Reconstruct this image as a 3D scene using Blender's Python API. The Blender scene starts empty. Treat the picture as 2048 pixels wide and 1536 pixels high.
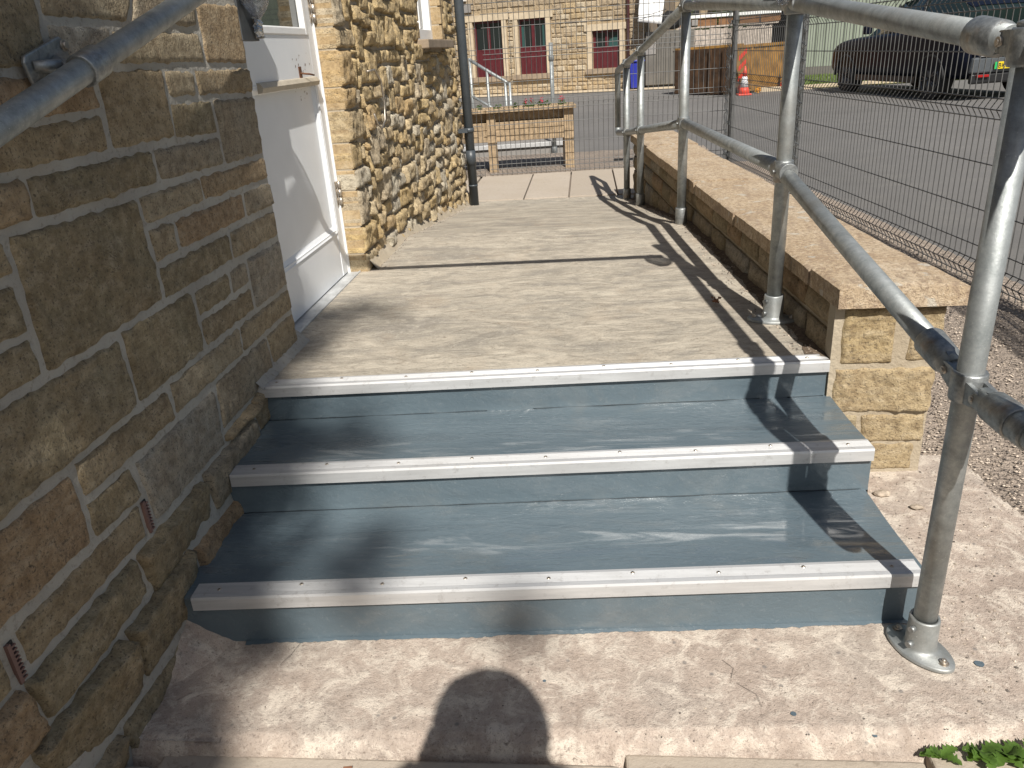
import bpy, bmesh, math, random
from mathutils import Vector, Matrix, noise, Euler
R = math.radians
scene = bpy.context.scene
COL = scene.collection
rnd = random.Random(7)

# ------------------------------------------------------------------ camera
cam_d = bpy.data.cameras.new('camera')
cam = bpy.data.objects.new('camera', cam_d); COL.objects.link(cam)
def cam_matrix(pit, rol, yaw, loc):
    B = Matrix(((1,0,0),(0,0,1),(0,-1,0)))
    c,s = math.cos(pit), math.sin(pit); P = Matrix(((1,0,0),(0,c,s),(0,-s,c)))
    c,s = math.cos(rol), math.sin(rol); Rl = Matrix(((c,-s,0),(s,c,0),(0,0,1)))
    c,s = math.cos(yaw), math.sin(yaw); Y = Matrix(((c,-s,0),(s,c,0),(0,0,1)))
    M = Y @ B @ P @ Rl @ Matrix(((1,0,0),(0,-1,0),(0,0,-1)))
    return Matrix.Translation(loc) @ M.to_4x4()
cam.matrix_world = cam_matrix(.4055, .0668, .111, (0, 0, 1.3))
cam_d.sensor_width = 36; cam_d.lens = 36*1558.2/2048
cam_d.clip_start = .02; cam_d.clip_end = 500
scene.camera = cam

# ------------------------------------------------------------------ light
SUN = Vector((.235, -.90, 1.0)).normalized()          # towards the sun
elev = math.asin(SUN.z); azim = math.atan2(SUN.x, SUN.y)
w = bpy.data.worlds.new('World'); scene.world = w; w.use_nodes = True
nt = w.node_tree; nt.nodes.clear()
sky = nt.nodes.new('ShaderNodeTexSky'); sky.sky_type = 'NISHITA'; sky.sun_disc = False
sky.sun_elevation = elev; sky.sun_rotation = azim; sky.air_density = 1.2; sky.dust_density = 1.5
bg = nt.nodes.new('ShaderNodeBackground'); bg.inputs[1].default_value = .05
out = nt.nodes.new('ShaderNodeOutputWorld')
nt.links.new(sky.outputs[0], bg.inputs[0]); nt.links.new(bg.outputs[0], out.inputs[0])
sd = bpy.data.lights.new('sun', 'SUN'); sd.energy = 4.8; sd.angle = R(.53); sd.color = (1, .955, .88)
sun = bpy.data.objects.new('sun', sd); COL.objects.link(sun)
sun.rotation_euler = SUN.to_track_quat('Z', 'Y').to_euler(); sun.location = (3, -8, 12)
scene.render.engine = 'CYCLES'
vs = scene.view_settings; vs.view_transform = 'Standard'; vs.look = 'None'; vs.gamma = 1; vs.exposure = .38
vs.use_curve_mapping = False
scene.cycles.max_bounces = 8; scene.cycles.transparent_max_bounces = 16

# ------------------------------------------------------------------ materials
def lin(r, g, b):
    f = lambda c: (c/255/12.92) if c/255 <= .04045 else ((c/255+.055)/1.055)**2.4
    return (f(r), f(g), f(b), 1)
class NB:
    def __init__(s, name):
        s.m = bpy.data.materials.new(name); s.m.use_nodes = True
        s.t = s.m.node_tree; s.b = s.t.nodes['Principled BSDF']; s.o = s.t.nodes['Material Output']
        s.tc = s.t.nodes.new('ShaderNodeTexCoord'); s.vec = s.tc.outputs['Object']
    def n(s, typ, **k):
        x = s.t.nodes.new(typ)
        for a, v in k.items(): setattr(x, a, v)
        return x
    def L(s, a, b): s.t.links.new(a, b)
    def world(s):
        g = s.n('ShaderNodeNewGeometry'); s.vec = g.outputs['Position']; return s
    def shift(s):                                     # every piece samples the pattern somewhere else
        oi = s.n('ShaderNodeObjectInfo'); m = s.n('ShaderNodeVectorMath', operation='MULTIPLY_ADD')
        c = s.n('ShaderNodeCombineXYZ'); s.L(oi.outputs['Random'], c.inputs[0]); s.L(oi.outputs['Random'], c.inputs[2])
        s.L(c.outputs[0], m.inputs[0]); m.inputs[1].default_value = (37, 0, 61); s.L(s.vec, m.inputs[2])
        s.vec = m.outputs[0]; return s
    def noise(s, scale, det=4, rough=.6, stretch=None, dist=0):
        x = s.n('ShaderNodeTexNoise'); x.inputs['Scale'].default_value = scale; x.inputs['Detail'].default_value = det
        x.inputs['Roughness'].default_value = rough; x.inputs['Distortion'].default_value = dist
        v = s.vec
        if stretch:
            mp = s.n('ShaderNodeMapping'); mp.inputs['Scale'].default_value = stretch; s.L(v, mp.inputs[0]); v = mp.outputs[0]
        s.L(v, x.inputs['Vector']); return x.outputs[0]
    def vor(s, scale, feature='F1', out=0, stretch=None):
        x = s.n('ShaderNodeTexVoronoi', feature=feature); x.inputs['Scale'].default_value = scale
        s.L(s.vec, x.inputs['Vector']); return x.outputs[out]
    def ramp(s, fac, stops):
        r = s.n('ShaderNodeValToRGB'); e = r.color_ramp.elements
        while len(e) < len(stops): e.new(.5)
        for i, (p, c) in enumerate(stops):
            e[i].position = p; e[i].color = c if len(c) == 4 else (*c, 1)
        s.L(fac, r.inputs[0]); return r.outputs[0]
    def gr(s, fac, a, b, va=0., vb=1.):               # smooth scalar ramp
        m = s.n('ShaderNodeMapRange'); m.inputs[1].default_value = a; m.inputs[2].default_value = b
        m.inputs[3].default_value = va; m.inputs[4].default_value = vb; s.L(fac, m.inputs[0]); return m.outputs[0]
    def mix(s, fac, a, b, mode='MIX'):
        x = s.n('ShaderNodeMix', data_type='RGBA', blend_type=mode)
        for sock, v in ((x.inputs[0], fac), (x.inputs[6], a), (x.inputs[7], b)):
            if hasattr(v, 'links'): s.L(v, sock)
            else: sock.default_value = v
        return x.outputs[2]
    def math(s, op, a, b=0.):
        x = s.n('ShaderNodeMath', operation=op)
        for sock, v in zip(x.inputs, (a, b)):
            if hasattr(v, 'links'): s.L(v, sock)
            else: sock.default_value = v
        return x.outputs[0]
    def bump(s, h, dist, strength=1., prev=None):
        b = s.n('ShaderNodeBump'); b.inputs['Strength'].default_value = strength; b.inputs['Distance'].default_value = dist
        s.L(h, b.inputs['Height'])
        if prev: s.L(prev, b.inputs['Normal'])
        return b.outputs[0]
    def set(s, col=None, rough=None, metal=None, nrm=None, **k):
        for nm, v in (('Base Color', col), ('Roughness', rough), ('Metallic', metal)):
            if v is None: continue
            if hasattr(v, 'links'): s.L(v, s.b.inputs[nm])
            else: s.b.inputs[nm].default_value = v
        if nrm: s.L(nrm, s.b.inputs['Normal'])
        for nm, v in k.items():
            i = s.b.inputs[nm.replace('_', ' ')]
            if hasattr(v, 'links'): s.L(v, i)
            else: i.default_value = v
        return s.m
M = {}
def simple(name, c, rough=.6, metal=0, var=.12, scale=30, bump=0, bscale=None, **k):
    b = NB(name).shift(); n = b.noise(scale, 3)
    c = c if len(c) == 4 else (*c, 1)
    dark = tuple(x*(1-var) for x in c[:3])+(1,); light = tuple(min(1, x*(1+var)) for x in c[:3])+(1,)
    col = b.ramp(n, [(.3, dark), (.7, light)])
    nr = b.bump(b.noise(bscale or scale*3, 3), bump) if bump else None
    M[name] = b.set(col, rough, metal, nr, **k); return M[name]

def stone_mat(name, cols, grime=.5, fine=.0035, coarse=.006, scale=1.0):
    b = NB(name).shift()
    oi = b.n('ShaderNodeObjectInfo')
    base = b.ramp(oi.outputs['Random'], [(i/(len(cols)), c) for i, c in enumerate(cols)])
    base.node.color_ramp.interpolation = 'CONSTANT'
    n1 = b.noise(7*scale, 5, .62); n2 = b.noise(34*scale, 5, .7); n3 = b.noise(160*scale, 3, .7); n4 = b.noise(13*scale, 4, .7, (1, 1, 3.2))
    c = b.mix(b.gr(n1, .3, .7, 0, .45), base, (.27, .185, .10, 1))
    c = b.mix(b.gr(n4, .48, .75, 0, .5), c, (.47, .40, .29, 1))
    c = b.mix(b.gr(n2, .34, .56, .75, .0), c, b.mix(1., c, (.50, .46, .42, 1), 'MULTIPLY')); c = b.mix(b.gr(n2, .57, .68, 0, .3), c, (.50,.42,.30,1))
    c = b.mix(b.gr(n3, .44, .35, 0, grime*1.3), c, (.055, .045, .035, 1))
    vo = b.vor(46*scale)
    c = b.mix(b.gr(vo, .15, .08, 0, grime*1.1), c, (.05, .04, .03, 1))
    cr = b.noise(4.2*scale, 6, .66, (1, 1, 1.8), dist=.5); crk = b.math('ABSOLUTE', b.math('SUBTRACT', cr, .5))
    crm = b.gr(b.noise(6*scale, 2, .5), .52, .62, 0, 1) if name != 'dressed_stone' else None
    if crm: c = b.mix(b.math('MULTIPLY', b.gr(crk, .009, .001, 0, .6), crm), c, (.075,.055,.04,1))
    h = b.bump(n1, coarse*1.5); h = b.bump(n2, coarse, 1, h); h = b.bump(n3, fine, 1, h)
    M[name] = b.set(c, .9, 0, h); return M[name]
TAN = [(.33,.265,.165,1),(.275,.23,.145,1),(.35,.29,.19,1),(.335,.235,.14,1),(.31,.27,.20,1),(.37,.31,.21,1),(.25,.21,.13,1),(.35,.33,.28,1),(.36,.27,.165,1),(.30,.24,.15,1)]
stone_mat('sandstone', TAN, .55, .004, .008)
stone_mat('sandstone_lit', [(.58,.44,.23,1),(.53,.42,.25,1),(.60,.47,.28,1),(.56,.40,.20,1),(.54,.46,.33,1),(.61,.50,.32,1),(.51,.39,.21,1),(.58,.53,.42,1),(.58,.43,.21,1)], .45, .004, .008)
stone_mat('dressed_stone', [(.46,.335,.18,1),(.43,.32,.18,1),(.49,.36,.20,1)], .35, .0018, .0012)
stone_mat('far_stone', [(.52,.42,.28,1),(.46,.36,.23,1),(.56,.46,.32,1),(.50,.38,.22,1),(.40,.32,.22,1),(.58,.50,.37,1)], .5, .006, .01)
def coping_mat():
    b = NB('coping_stone').world()
    n1 = b.noise(5, 5, .65); n2 = b.noise(60, 4, .7); n3 = b.noise(220, 3, .7)
    c = b.ramp(n1, [(.25, (.36,.25,.15)), (.5, (.49,.375,.25)), (.75, (.56,.455,.33))])
    c = b.mix(b.gr(n2, .49, .40, 0, .6), c, (.24,.17,.12,1)); c = b.mix(b.gr(n2, .54, .62, 0, .5), c, (.66,.56,.43,1))
    c = b.mix(b.gr(n3, .44, .36, 0, .75), c, (.12,.09,.07,1)); st = b.noise(7, 6, .7, (2.2, .8, 1), dist=1.5); c = b.mix(b.gr(st, .53, .64, 0, .6), c, (.29,.21,.15,1)); lc = b.noise(16, 3, .5); c = b.mix(b.gr(lc, .63, .67, 0, .6), c, (.52,.50,.44,1))
    h = b.bump(n2, .007); h = b.bump(n3, .004, 1, h)
    M['coping_stone'] = b.set(c, .92, 0, h)
coping_mat()
stone_mat('pier_stone', [(.44,.345,.205,1),(.47,.38,.24,1),(.40,.335,.215,1),(.43,.33,.18,1)], .5, .004, .008)
def mortar_mat():
    b = NB('mortar').world(); n = b.noise(60, 4, .7); m = b.noise(4, 4)
    c = b.ramp(m, [(.3, (.31,.29,.255)), (.6, (.40,.38,.335)), (.8,(.35,.315,.26))])
    c = b.mix(b.gr(n, .45, .3, 0, .55), c, (.16,.14,.11,1))
    M['mortar'] = b.set(c, .95, 0, b.bump(n, .005))
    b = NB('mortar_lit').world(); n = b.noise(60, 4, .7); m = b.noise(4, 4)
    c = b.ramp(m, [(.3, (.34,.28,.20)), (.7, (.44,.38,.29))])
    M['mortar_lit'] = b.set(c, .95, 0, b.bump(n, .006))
mortar_mat()
def concrete_mats():
    # lower apron: pinkish weathered concrete, dusty, with aggregate showing
    b = NB('apron_concrete').world()
    n1 = b.noise(2.2, 5, .6); n2 = b.noise(14, 6, .7, dist=.6); n3 = b.noise(95, 4, .75); n4 = b.noise(330, 2, .6); v = b.vor(17)
    c = b.ramp(n1, [(.38, (.37,.30,.25)), (.5, (.44,.36,.30)), (.62, (.395,.335,.285))])
    c = b.mix(b.gr(n2, .49, .60, 0, .85), c, (.62,.545,.46,1))
    nb_ = b.noise(48, 5, .75, dist=.8); c = b.mix(b.gr(nb_, .53, .66, 0, .5), c, (.64,.565,.48,1)); c = b.mix(b.gr(nb_, .46, .36, 0, .4), c, (.28,.23,.195,1))
    c = b.mix(b.gr(n2, .46, .30, 0, .6), c, (.30,.235,.19,1))
    c = b.mix(b.gr(n3, .44, .30, 0, .85), c, (.17,.135,.11,1))
    c = b.mix(b.gr(n4, .42, .30, 0, .5), c, (.12,.10,.09,1))
    c = b.mix(b.gr(v, .11, .06, 0, .8), c, (.20,.18,.165,1))
    h = b.bump(n1, .012, .6); h = b.bump(n2, .006, 1, h); h = b.bump(n3, .0035, 1, h); h = b.bump(n4, .0015, 1, h)
    M['apron_concrete'] = b.set(c, .92, 0, h)
    # landing: trowelled concrete streaked across the walkway
    b = NB('landing_concrete').world()
    n1 = b.noise(2.1, 6, .62, (1, 2.6, 1), dist=1.6); n2 = b.noise(7, 7, .68, (1, 2.1, 1), dist=2.2); n3 = b.noise(120, 4, .75); n4 = b.noise(19, 6, .78, (1, 1.7, 1), dist=.8); n5 = b.noise(5, 4, .6, (1, .9, 1), dist=.5)
    c = b.ramp(n1, [(.38, (.29,.262,.222)), (.46, (.375,.335,.275)), (.54, (.42,.37,.30)), (.62, (.49,.44,.36))])
    c = b.mix(b.gr(n2, .50, .38, 0, .55), c, (.24,.215,.175,1))
    c = b.mix(b.gr(n2, .53, .64, 0, .5), c, (.58,.52,.42,1))
    c = b.mix(b.gr(n4, .56, .66, 0, .32), c, (.62,.57,.47,1))
    c = b.mix(b.gr(n4, .42, .34, 0, .6), c, (.18,.15,.115,1))
    c = b.mix(b.gr(n5, .55, .75, 0, .35), c, (.40,.31,.22,1))
    c = b.mix(b.gr(n3, .44, .32, 0, .6), c, (.15,.12,.09,1)); c = b.mix(b.gr(n3, .57, .68, 0, .35), c, (.62,.57,.48,1))
    h = b.bump(n2, .006); h = b.bump(n4, .004, 1, h); h = b.bump(n3, .0025, 1, h)
    M['landing_concrete'] = b.set(c, .82, 0, h)
    b = NB('flagstone').shift(); n1 = b.noise(4, 5); n2 = b.noise(40, 4, .7)
    oi = b.n('ShaderNodeObjectInfo')
    base = b.ramp(oi.outputs['Random'], [(0, (.38,.325,.265)), (1, (.45,.39,.325))])
    c = b.mix(b.gr(n1, .35, .7, 0, .6), base, (.38,.32,.25,1)); c = b.mix(b.gr(n2, .42, .3, 0, .6), c, (.2,.16,.12,1))
    M['flagstone'] = b.set(c, .9, 0, b.bump(n2, .004))
    b = NB('tarmac').world(); n1 = b.noise(.35, 5, .6); n2 = b.noise(3, 4); n3 = b.noise(85, 3, .8); n5 = b.noise(260, 2, .8)
    c = b.ramp(n1, [(.3, (.125,.12,.115)), (.7, (.165,.157,.15))])
    c = b.mix(b.gr(n2, .5, .8, 0, .3), c, (.24,.225,.20,1)); c = b.mix(b.gr(n3, .58, .8, 0, .3), c, (.30,.285,.26,1))
    c = b.mix(b.gr(n5, .45, .3, 0, .6), c, (.06,.055,.05,1))
    M['tarmac'] = b.set(c, .88, 0, b.bump(n3, .006))
    b = NB('dirt').world(); n1 = b.noise(1.3, 5); n3 = b.noise(45, 5, .75); v = b.vor(70); v2 = b.vor(150)
    c = b.ramp(n1, [(.3, (.26,.215,.175)), (.52, (.36,.295,.24)), (.75, (.41,.335,.27))])
    c = b.mix(b.gr(n3, .5, .33, 0, .8), c, (.13,.10,.08,1)); c = b.mix(b.gr(v, .2, .05, 0, .5), c, (.50,.44,.37,1))
    h = b.bump(n3, .012); h = b.bump(v, .008, 1, h); h = b.bump(v2, .004, 1, h)
    M['dirt'] = b.set(c, .95, 0, h)
concrete_mats()
def step_paint():
    b = NB('step_paint').world()
    n1 = b.noise(2.5, 4, .6, (1, 3, 1)); n2 = b.noise(22, 5, .62, (1, 2.2, 1.2), dist=.8); n3 = b.noise(150, 3, .6); n4 = b.noise(6, 5, .62, (.5, 3.2, 1), dist=.8)
    c = b.ramp(n1, [(.3, (.090,.123,.146)), (.7, (.112,.148,.172))])
    c = b.mix(b.gr(n2, .62, .78, 0, .25), c, (.13,.17,.19,1))
    nd = b.noise(75, 5, .8); c = b.mix(b.gr(nd, .57, .68, 0, .30), c, (.24,.26,.27,1)); ns_ = b.noise(3.5, 5, .7, (1, 1.6, 1), dist=1); c = b.mix(b.gr(ns_, .54, .70, 0, .22), c, (.20,.20,.19,1))
    ro = b.gr(n4, .42, .62, .42, .20)
    h = b.bump(n2, .0035, .7); h = b.bump(n3, .0005, .6, h); h = b.bump(n4, .006, .5, h)
    M['step_paint'] = b.set(c, ro, 0, h, Specular_IOR_Level=.5, Coat_Weight=b.gr(n4, .48, .60, .0, .8), Coat_Roughness=.07, Coat_IOR=1.8)
step_paint()
def galv():
    b = NB('galvanised_steel').shift()
    n1 = b.noise(28, 5, .7); n2 = b.noise(210, 3, .7); n3 = b.noise(6, 4, .6); v = b.vor(160)
    c = b.ramp(n1, [(.3, (.24,.26,.26)), (.55, (.36,.38,.38)), (.78, (.50,.52,.515))])
    c = b.mix(b.gr(n3, .5, .75, 0, .55), c, (.27,.25,.215,1))
    c = b.mix(b.gr(n2, .62, .75, 0, .5), c, (.75,.76,.74,1))
    ro = b.gr(n1, .3, .7, .62, .46)
    M['galvanised_steel'] = b.set(c, ro, .62, b.bump(n2, .0006, .6))
    b = NB('cast_fitting').shift(); n1 = b.noise(60, 4, .7); n3 = b.noise(14, 4, .6)
    c = b.ramp(n1, [(.3, (.20,.21,.215)), (.7, (.42,.435,.43))]); c = b.mix(b.gr(n3, .58, .72, 0, .55), c, (.30,.20,.12,1))
    M['cast_fitting'] = b.set(c, .48, .75, b.bump(n1, .0015))
    b = NB('aluminium').shift(); n = b.noise(12, 4, .6, (.3, 6, 6)); c = b.ramp(n, [(.3, (.52,.525,.53)), (.7, (.66,.665,.67))]); nd = b.noise(35, 5, .75); c = b.mix(b.gr(nd, .56, .68, 0, .5), c, (.36,.35,.34,1)); nk = b.noise(4, 3); c = b.mix(b.gr(nk, .5, .7, 0, .3), c, (.45,.44,.43,1))
    M['aluminium'] = b.set(c, b.gr(n, .3, .7, .52, .42), .45)
galv()
simple('white_paint', (.78,.80,.82), .38, var=.03, scale=6)
simple('frame_paint', (.80,.80,.79), .42, var=.05, scale=9, bump=.0006, bscale=60)
simple('brown_moulding', (.42,.37,.29), .45, var=.12, scale=20)
simple('steel_hinge', (.45,.40,.34), .4, .8, var=.3, scale=60)
simple('rust', (.13,.055,.025), .9, var=.4, scale=80, bump=.003)
simple('sill_metal', (.52,.53,.53), .5, .3, var=.2, scale=18)
simple('grey_plastic', (.055,.065,.075), .42, var=.1, scale=15)
simple('plate_steel', (.075,.08,.085), .5, .4, var=.2, scale=20)
simple('seam_dark', (.012,.02,.026), .5)
simple('black', (.012,.012,.013), .6)
simple('wire_grey', (.13,.13,.128), .5, .4, var=.2, scale=12)
simple('wood', (.34,.25,.155), .8, var=.3, scale=25, bump=.003)
simple('grey_wood', (.42,.36,.31), .88, var=.25, scale=12, bump=.004)
simple('brown_wood', (.20,.10,.045), .85, var=.3, scale=10)
simple('maroon_paint', (.085,.012,.016), .45, var=.2, scale=8)
simple('stone_trim', (.50,.41,.29), .9, var=.15, scale=6, bump=.004)
simple('sill_stone', (.27,.21,.15), .9, var=.2, scale=10, bump=.004)
simple('teal_curtain', (.02,.065,.06), .9)
simple('bin_blue', (.02,.03,.30), .45)
simple('cabinet_grey', (.13,.12,.105), .6, var=.15, scale=3)
simple('cabinet_light', (.24,.225,.21), .6)
simple('tarp_white', (.85,.85,.85), .7, var=.03)
simple('skip_yellow', (.26,.135,.03), .6, var=.45, scale=5, bump=.004)
simple('skip_rust', (.06,.03,.013), .85, var=.5, scale=6, bump=.006)
simple('chevron_red', (.65,.045,.02), .4)
simple('chevron_yellow', (.65,.30,.02), .4)
simple('cone_red', (.75,.07,.035), .5, var=.08)
simple('cone_white', (.75,.75,.76), .4)
simple('shed_green', (.24,.27,.215), .55, var=.1, scale=2)
simple('dark_building', (.035,.03,.03), .7)
simple('purple_brown', (.06,.03,.032), .6)
simple('car_paint', (.006,.008,.016), .35, 0, var=.1, Specular_IOR_Level=.08, Coat_Weight=.04, Coat_Roughness=.05)
simple('car_trim', (.012,.012,.013), .45)
simple('bumper_silver', (.10,.11,.12), .35, .3)
simple('foot_dirt', (.13,.095,.065), .95, var=.5, scale=60, bump=.006)
simple('tyre_rubber', (.014,.014,.014), .85)
simple('alloy_rim', (.12,.12,.13), .3, .8)
simple('lamp_red', (.30,.01,.01), .25)
simple('plate_yellow', (.75,.55,.01), .5, var=.03)
simple('plate_green', (.02,.40,.12), .5, var=.03)
simple('soil', (.07,.045,.03), .95, var=.4, scale=40, bump=.01)
simple('vent_plastic', (.16,.09,.075), .6)
simple('skin', (.45,.27,.19), .55); simple('cloth_navy', (.03,.04,.07), .9); simple('cloth_jeans', (.05,.07,.12), .9); simple('hair', (.03,.02,.012), .8)
simple('pebble', (.34,.28,.22), .9, var=.5, scale=60)
simple('dead_leaf', (.16,.07,.035), .8, var=.3, scale=60)
simple('bark', (.10,.075,.05), .95, var=.3, scale=15, bump=.01)
simple('flower_red', (.55,.02,.06), .7)
def leafm(name, c):
    b = NB(name).shift(); n = b.noise(40, 3); c1 = tuple(x*.7 for x in c)+(1,); c2 = tuple(x*1.4 for x in c)+(1,)
    M[name] = b.set(b.ramp(n, [(.3, c1), (.7, c2)]), .55, Transmission_Weight=0)
    bs = b.n('ShaderNodeBsdfTranslucent'); bs.inputs[0].default_value = (c[0]*1.6, c[1]*1.6, c[2]*.8, 1)
    mx = b.n('ShaderNodeMixShader'); mx.inputs[0].default_value = .3
    b.L(b.b.outputs[0], mx.inputs[1]); b.L(bs.outputs[0], mx.inputs[2]); b.L(mx.outputs[0], b.o.inputs[0])
leafm('weed_leaf', (.075,.14,.022)); leafm('tree_leaf', (.05,.09,.02)); leafm('grass_blade', (.12,.17,.035))
def glassy():
    b = NB('window_glass'); n = b.noise(1.2, 2)
    M['window_glass'] = b.set((.012,.02,.018,1), .04, 0, b.bump(n, .002), Specular_IOR_Level=.8)
    b = NB('far_glass'); M['far_glass'] = b.set((.015,.02,.02,1), .12)
    b = NB('clear_plastic').shift(); b.t.nodes.remove(b.b)
    n = b.noise(30, 4, .7); h = b.bump(n, .02)
    g = b.n('ShaderNodeBsdfGlossy'); g.inputs['Roughness'].default_value = .12; g.inputs[0].default_value = (.9,.92,.95,1); b.L(h, g.inputs['Normal'])
    d = b.n('ShaderNodeBsdfDiffuse'); d.inputs[0].default_value = (.75,.77,.8,1)
    tr = b.n('ShaderNodeBsdfTransparent'); tr.inputs[0].default_value = (.86,.87,.88,1)
    f = b.n('ShaderNodeFresnel'); f.inputs[0].default_value = 1.6; b.L(h, f.inputs['Normal'])
    m0 = b.n('ShaderNodeMixShader'); m0.inputs[0].default_value = .10; b.L(tr.outputs[0], m0.inputs[1]); b.L(d.outputs[0], m0.inputs[2])
    m1 = b.n('ShaderNodeMixShader'); b.L(b.math('MULTIPLY', f.outputs[0], 1.5), m1.inputs[0]); b.L(m0.outputs[0], m1.inputs[1]); b.L(g.outputs[0], m1.inputs[2])
    b.L(m1.outputs[0], b.o.inputs[0]); M['clear_plastic'] = b.m
glassy()

# ------------------------------------------------------------------ object helpers
def link(o, parent=None):
    COL.objects.link(o)
    if parent is not None: o.parent = parent
    return o
def tag(o, label=None, cat=None, group=None, kind=None):
    if label: o['label'] = label
    if cat: o['category'] = cat
    if group: o['group'] = group
    if kind: o['kind'] = kind
    return o
def empty(name, loc=(0,0,0), rz=0, **k):
    o = bpy.data.objects.new(name, None); o.empty_display_size = .1; o.location = loc; o.rotation_euler = (0,0,rz)
    COL.objects.link(o); return tag(o, **k)
class MB:
    """collects geometry, builds one mesh"""
    def __init__(s): s.v = []; s.f = []; s.mi = []; s.sm = []
    def add(s, vs, fs, mi=0, smooth=False):
        k = len(s.v); s.v += [tuple(v) for v in vs]; s.f += [tuple(i+k for i in f) for f in fs]
        s.mi += [mi]*len(fs); s.sm += [smooth]*len(fs); return s
    def box(s, a, b, mi=0, M_=None):
        x0,y0,z0 = a; x1,y1,z1 = b
        vs = [Vector(p) for p in ((x0,y0,z0),(x1,y0,z0),(x1,y1,z0),(x0,y1,z0),(x0,y0,z1),(x1,y0,z1),(x1,y1,z1),(x0,y1,z1))]
        if M_: vs = [M_ @ v for v in vs]
        return s.add(vs, [(0,3,2,1),(4,5,6,7),(0,1,5,4),(1,2,6,5),(2,3,7,6),(3,0,4,7)], mi)
    def tube(s, pts, r, n=12, mi=0, caps=True, rs=None):
        pts = [Vector(p) for p in pts]; vs = []; fs = []
        up = None
        for i, p in enumerate(pts):
            d = ((pts[min(i+1, len(pts)-1)]-p).normalized() + (p-pts[max(i-1, 0)]).normalized())
            if d.length < 1e-6: d = Vector((0,0,1))
            d.normalize()
            if up is None or abs(up.dot(d)) > .98: up = Vector((1,0,0)) if abs(d.x) < .8 else Vector((0,1,0))
            a = d.cross(up).normalized(); b = d.cross(a).normalized(); up = -b if False else up
            rr = rs[i] if rs else r
            for k in range(n):
                t = 2*math.pi*k/n; vs.append(p + (a*math.cos(t)+b*math.sin(t))*rr)
        for i in range(len(pts)-1):
            for k in range(n):
                k2 = (k+1) % n; fs.append((i*n+k, i*n+k2, (i+1)*n+k2, (i+1)*n+k))
        s.add(vs, fs, mi, True)
        if caps:
            kk = len(s.v)-len(vs)
            s.f.append(tuple(kk+k for k in reversed(range(n)))); s.f.append(tuple(kk+(len(pts)-1)*n+k for k in range(n)))
            s.mi += [mi]*2; s.sm += [False]*2
        return s
    def prism(s, poly, axis_fn, a, b, mi=0, smooth=False):
        n = len(poly); vs = [axis_fn(p, a) for p in poly] + [axis_fn(p, b) for p in poly]
        fs = [(i, (i+1) % n, n+(i+1) % n, n+i) for i in range(n)] + [tuple(reversed(range(n))), tuple(range(n, 2*n))]
        return s.add(vs, fs, mi, smooth)
    def build(s, name, mats, parent=None, origin=None, **k):
        me = bpy.data.meshes.new(name)
        if origin is not None:
            O = Vector(origin); s.v = [tuple(Vector(v)-O) for v in s.v]
        me.from_pydata(s.v, [], s.f)
        mats = mats if isinstance(mats, (list, tuple)) else [mats]
        for m in mats: me.materials.append(M[m] if isinstance(m, str) else m)
        me.polygons.foreach_set('material_index', s.mi); me.polygons.foreach_set('use_smooth', s.sm); me.update()
        o = bpy.data.objects.new(name, me)
        if origin is not None: o.location = origin
        link(o, parent); return tag(o, **k)
def recalc(o):
    bm = bmesh.new(); bm.from_mesh(o.data); bmesh.ops.recalc_face_normals(bm, faces=bm.faces); bm.to_mesh(o.data); bm.free(); return o
def bevel(o, w=.004, seg=2):
    m = o.modifiers.new('b', 'BEVEL'); m.width = w; m.segments = seg; m.limit_method = 'ANGLE'; m.angle_limit = R(40); return o
def box(name, a, b, mat, parent=None, bev=0, M_=None, **k):
    o = MB().box(a, b, 0, M_).build(name, mat, parent, **k)
    return bevel(o, bev) if bev else o
def copy_tree(o, parent=None):
    c = o.copy(); COL.objects.link(c)
    if parent is not None: c.parent = parent
    for ch in list(o.children): copy_tree(ch, c)
    return c
def nz(x, y, z): return noise.noise(Vector((x, y, z)))
def fbm(x, y, z, o=4):
    s = 0; a = 1; f = 1; t = 0
    for _ in range(o): s += a*nz(x*f, y*f, z*f); t += a; a *= .5; f *= 2.07
    return s/t
SKW = -.0592                                            # the site is turned a little against the left wall
us = Vector((math.cos(.0592), math.sin(.0592), 0)); ns = Vector((-math.sin(.0592), math.cos(.0592), 0))

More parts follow.
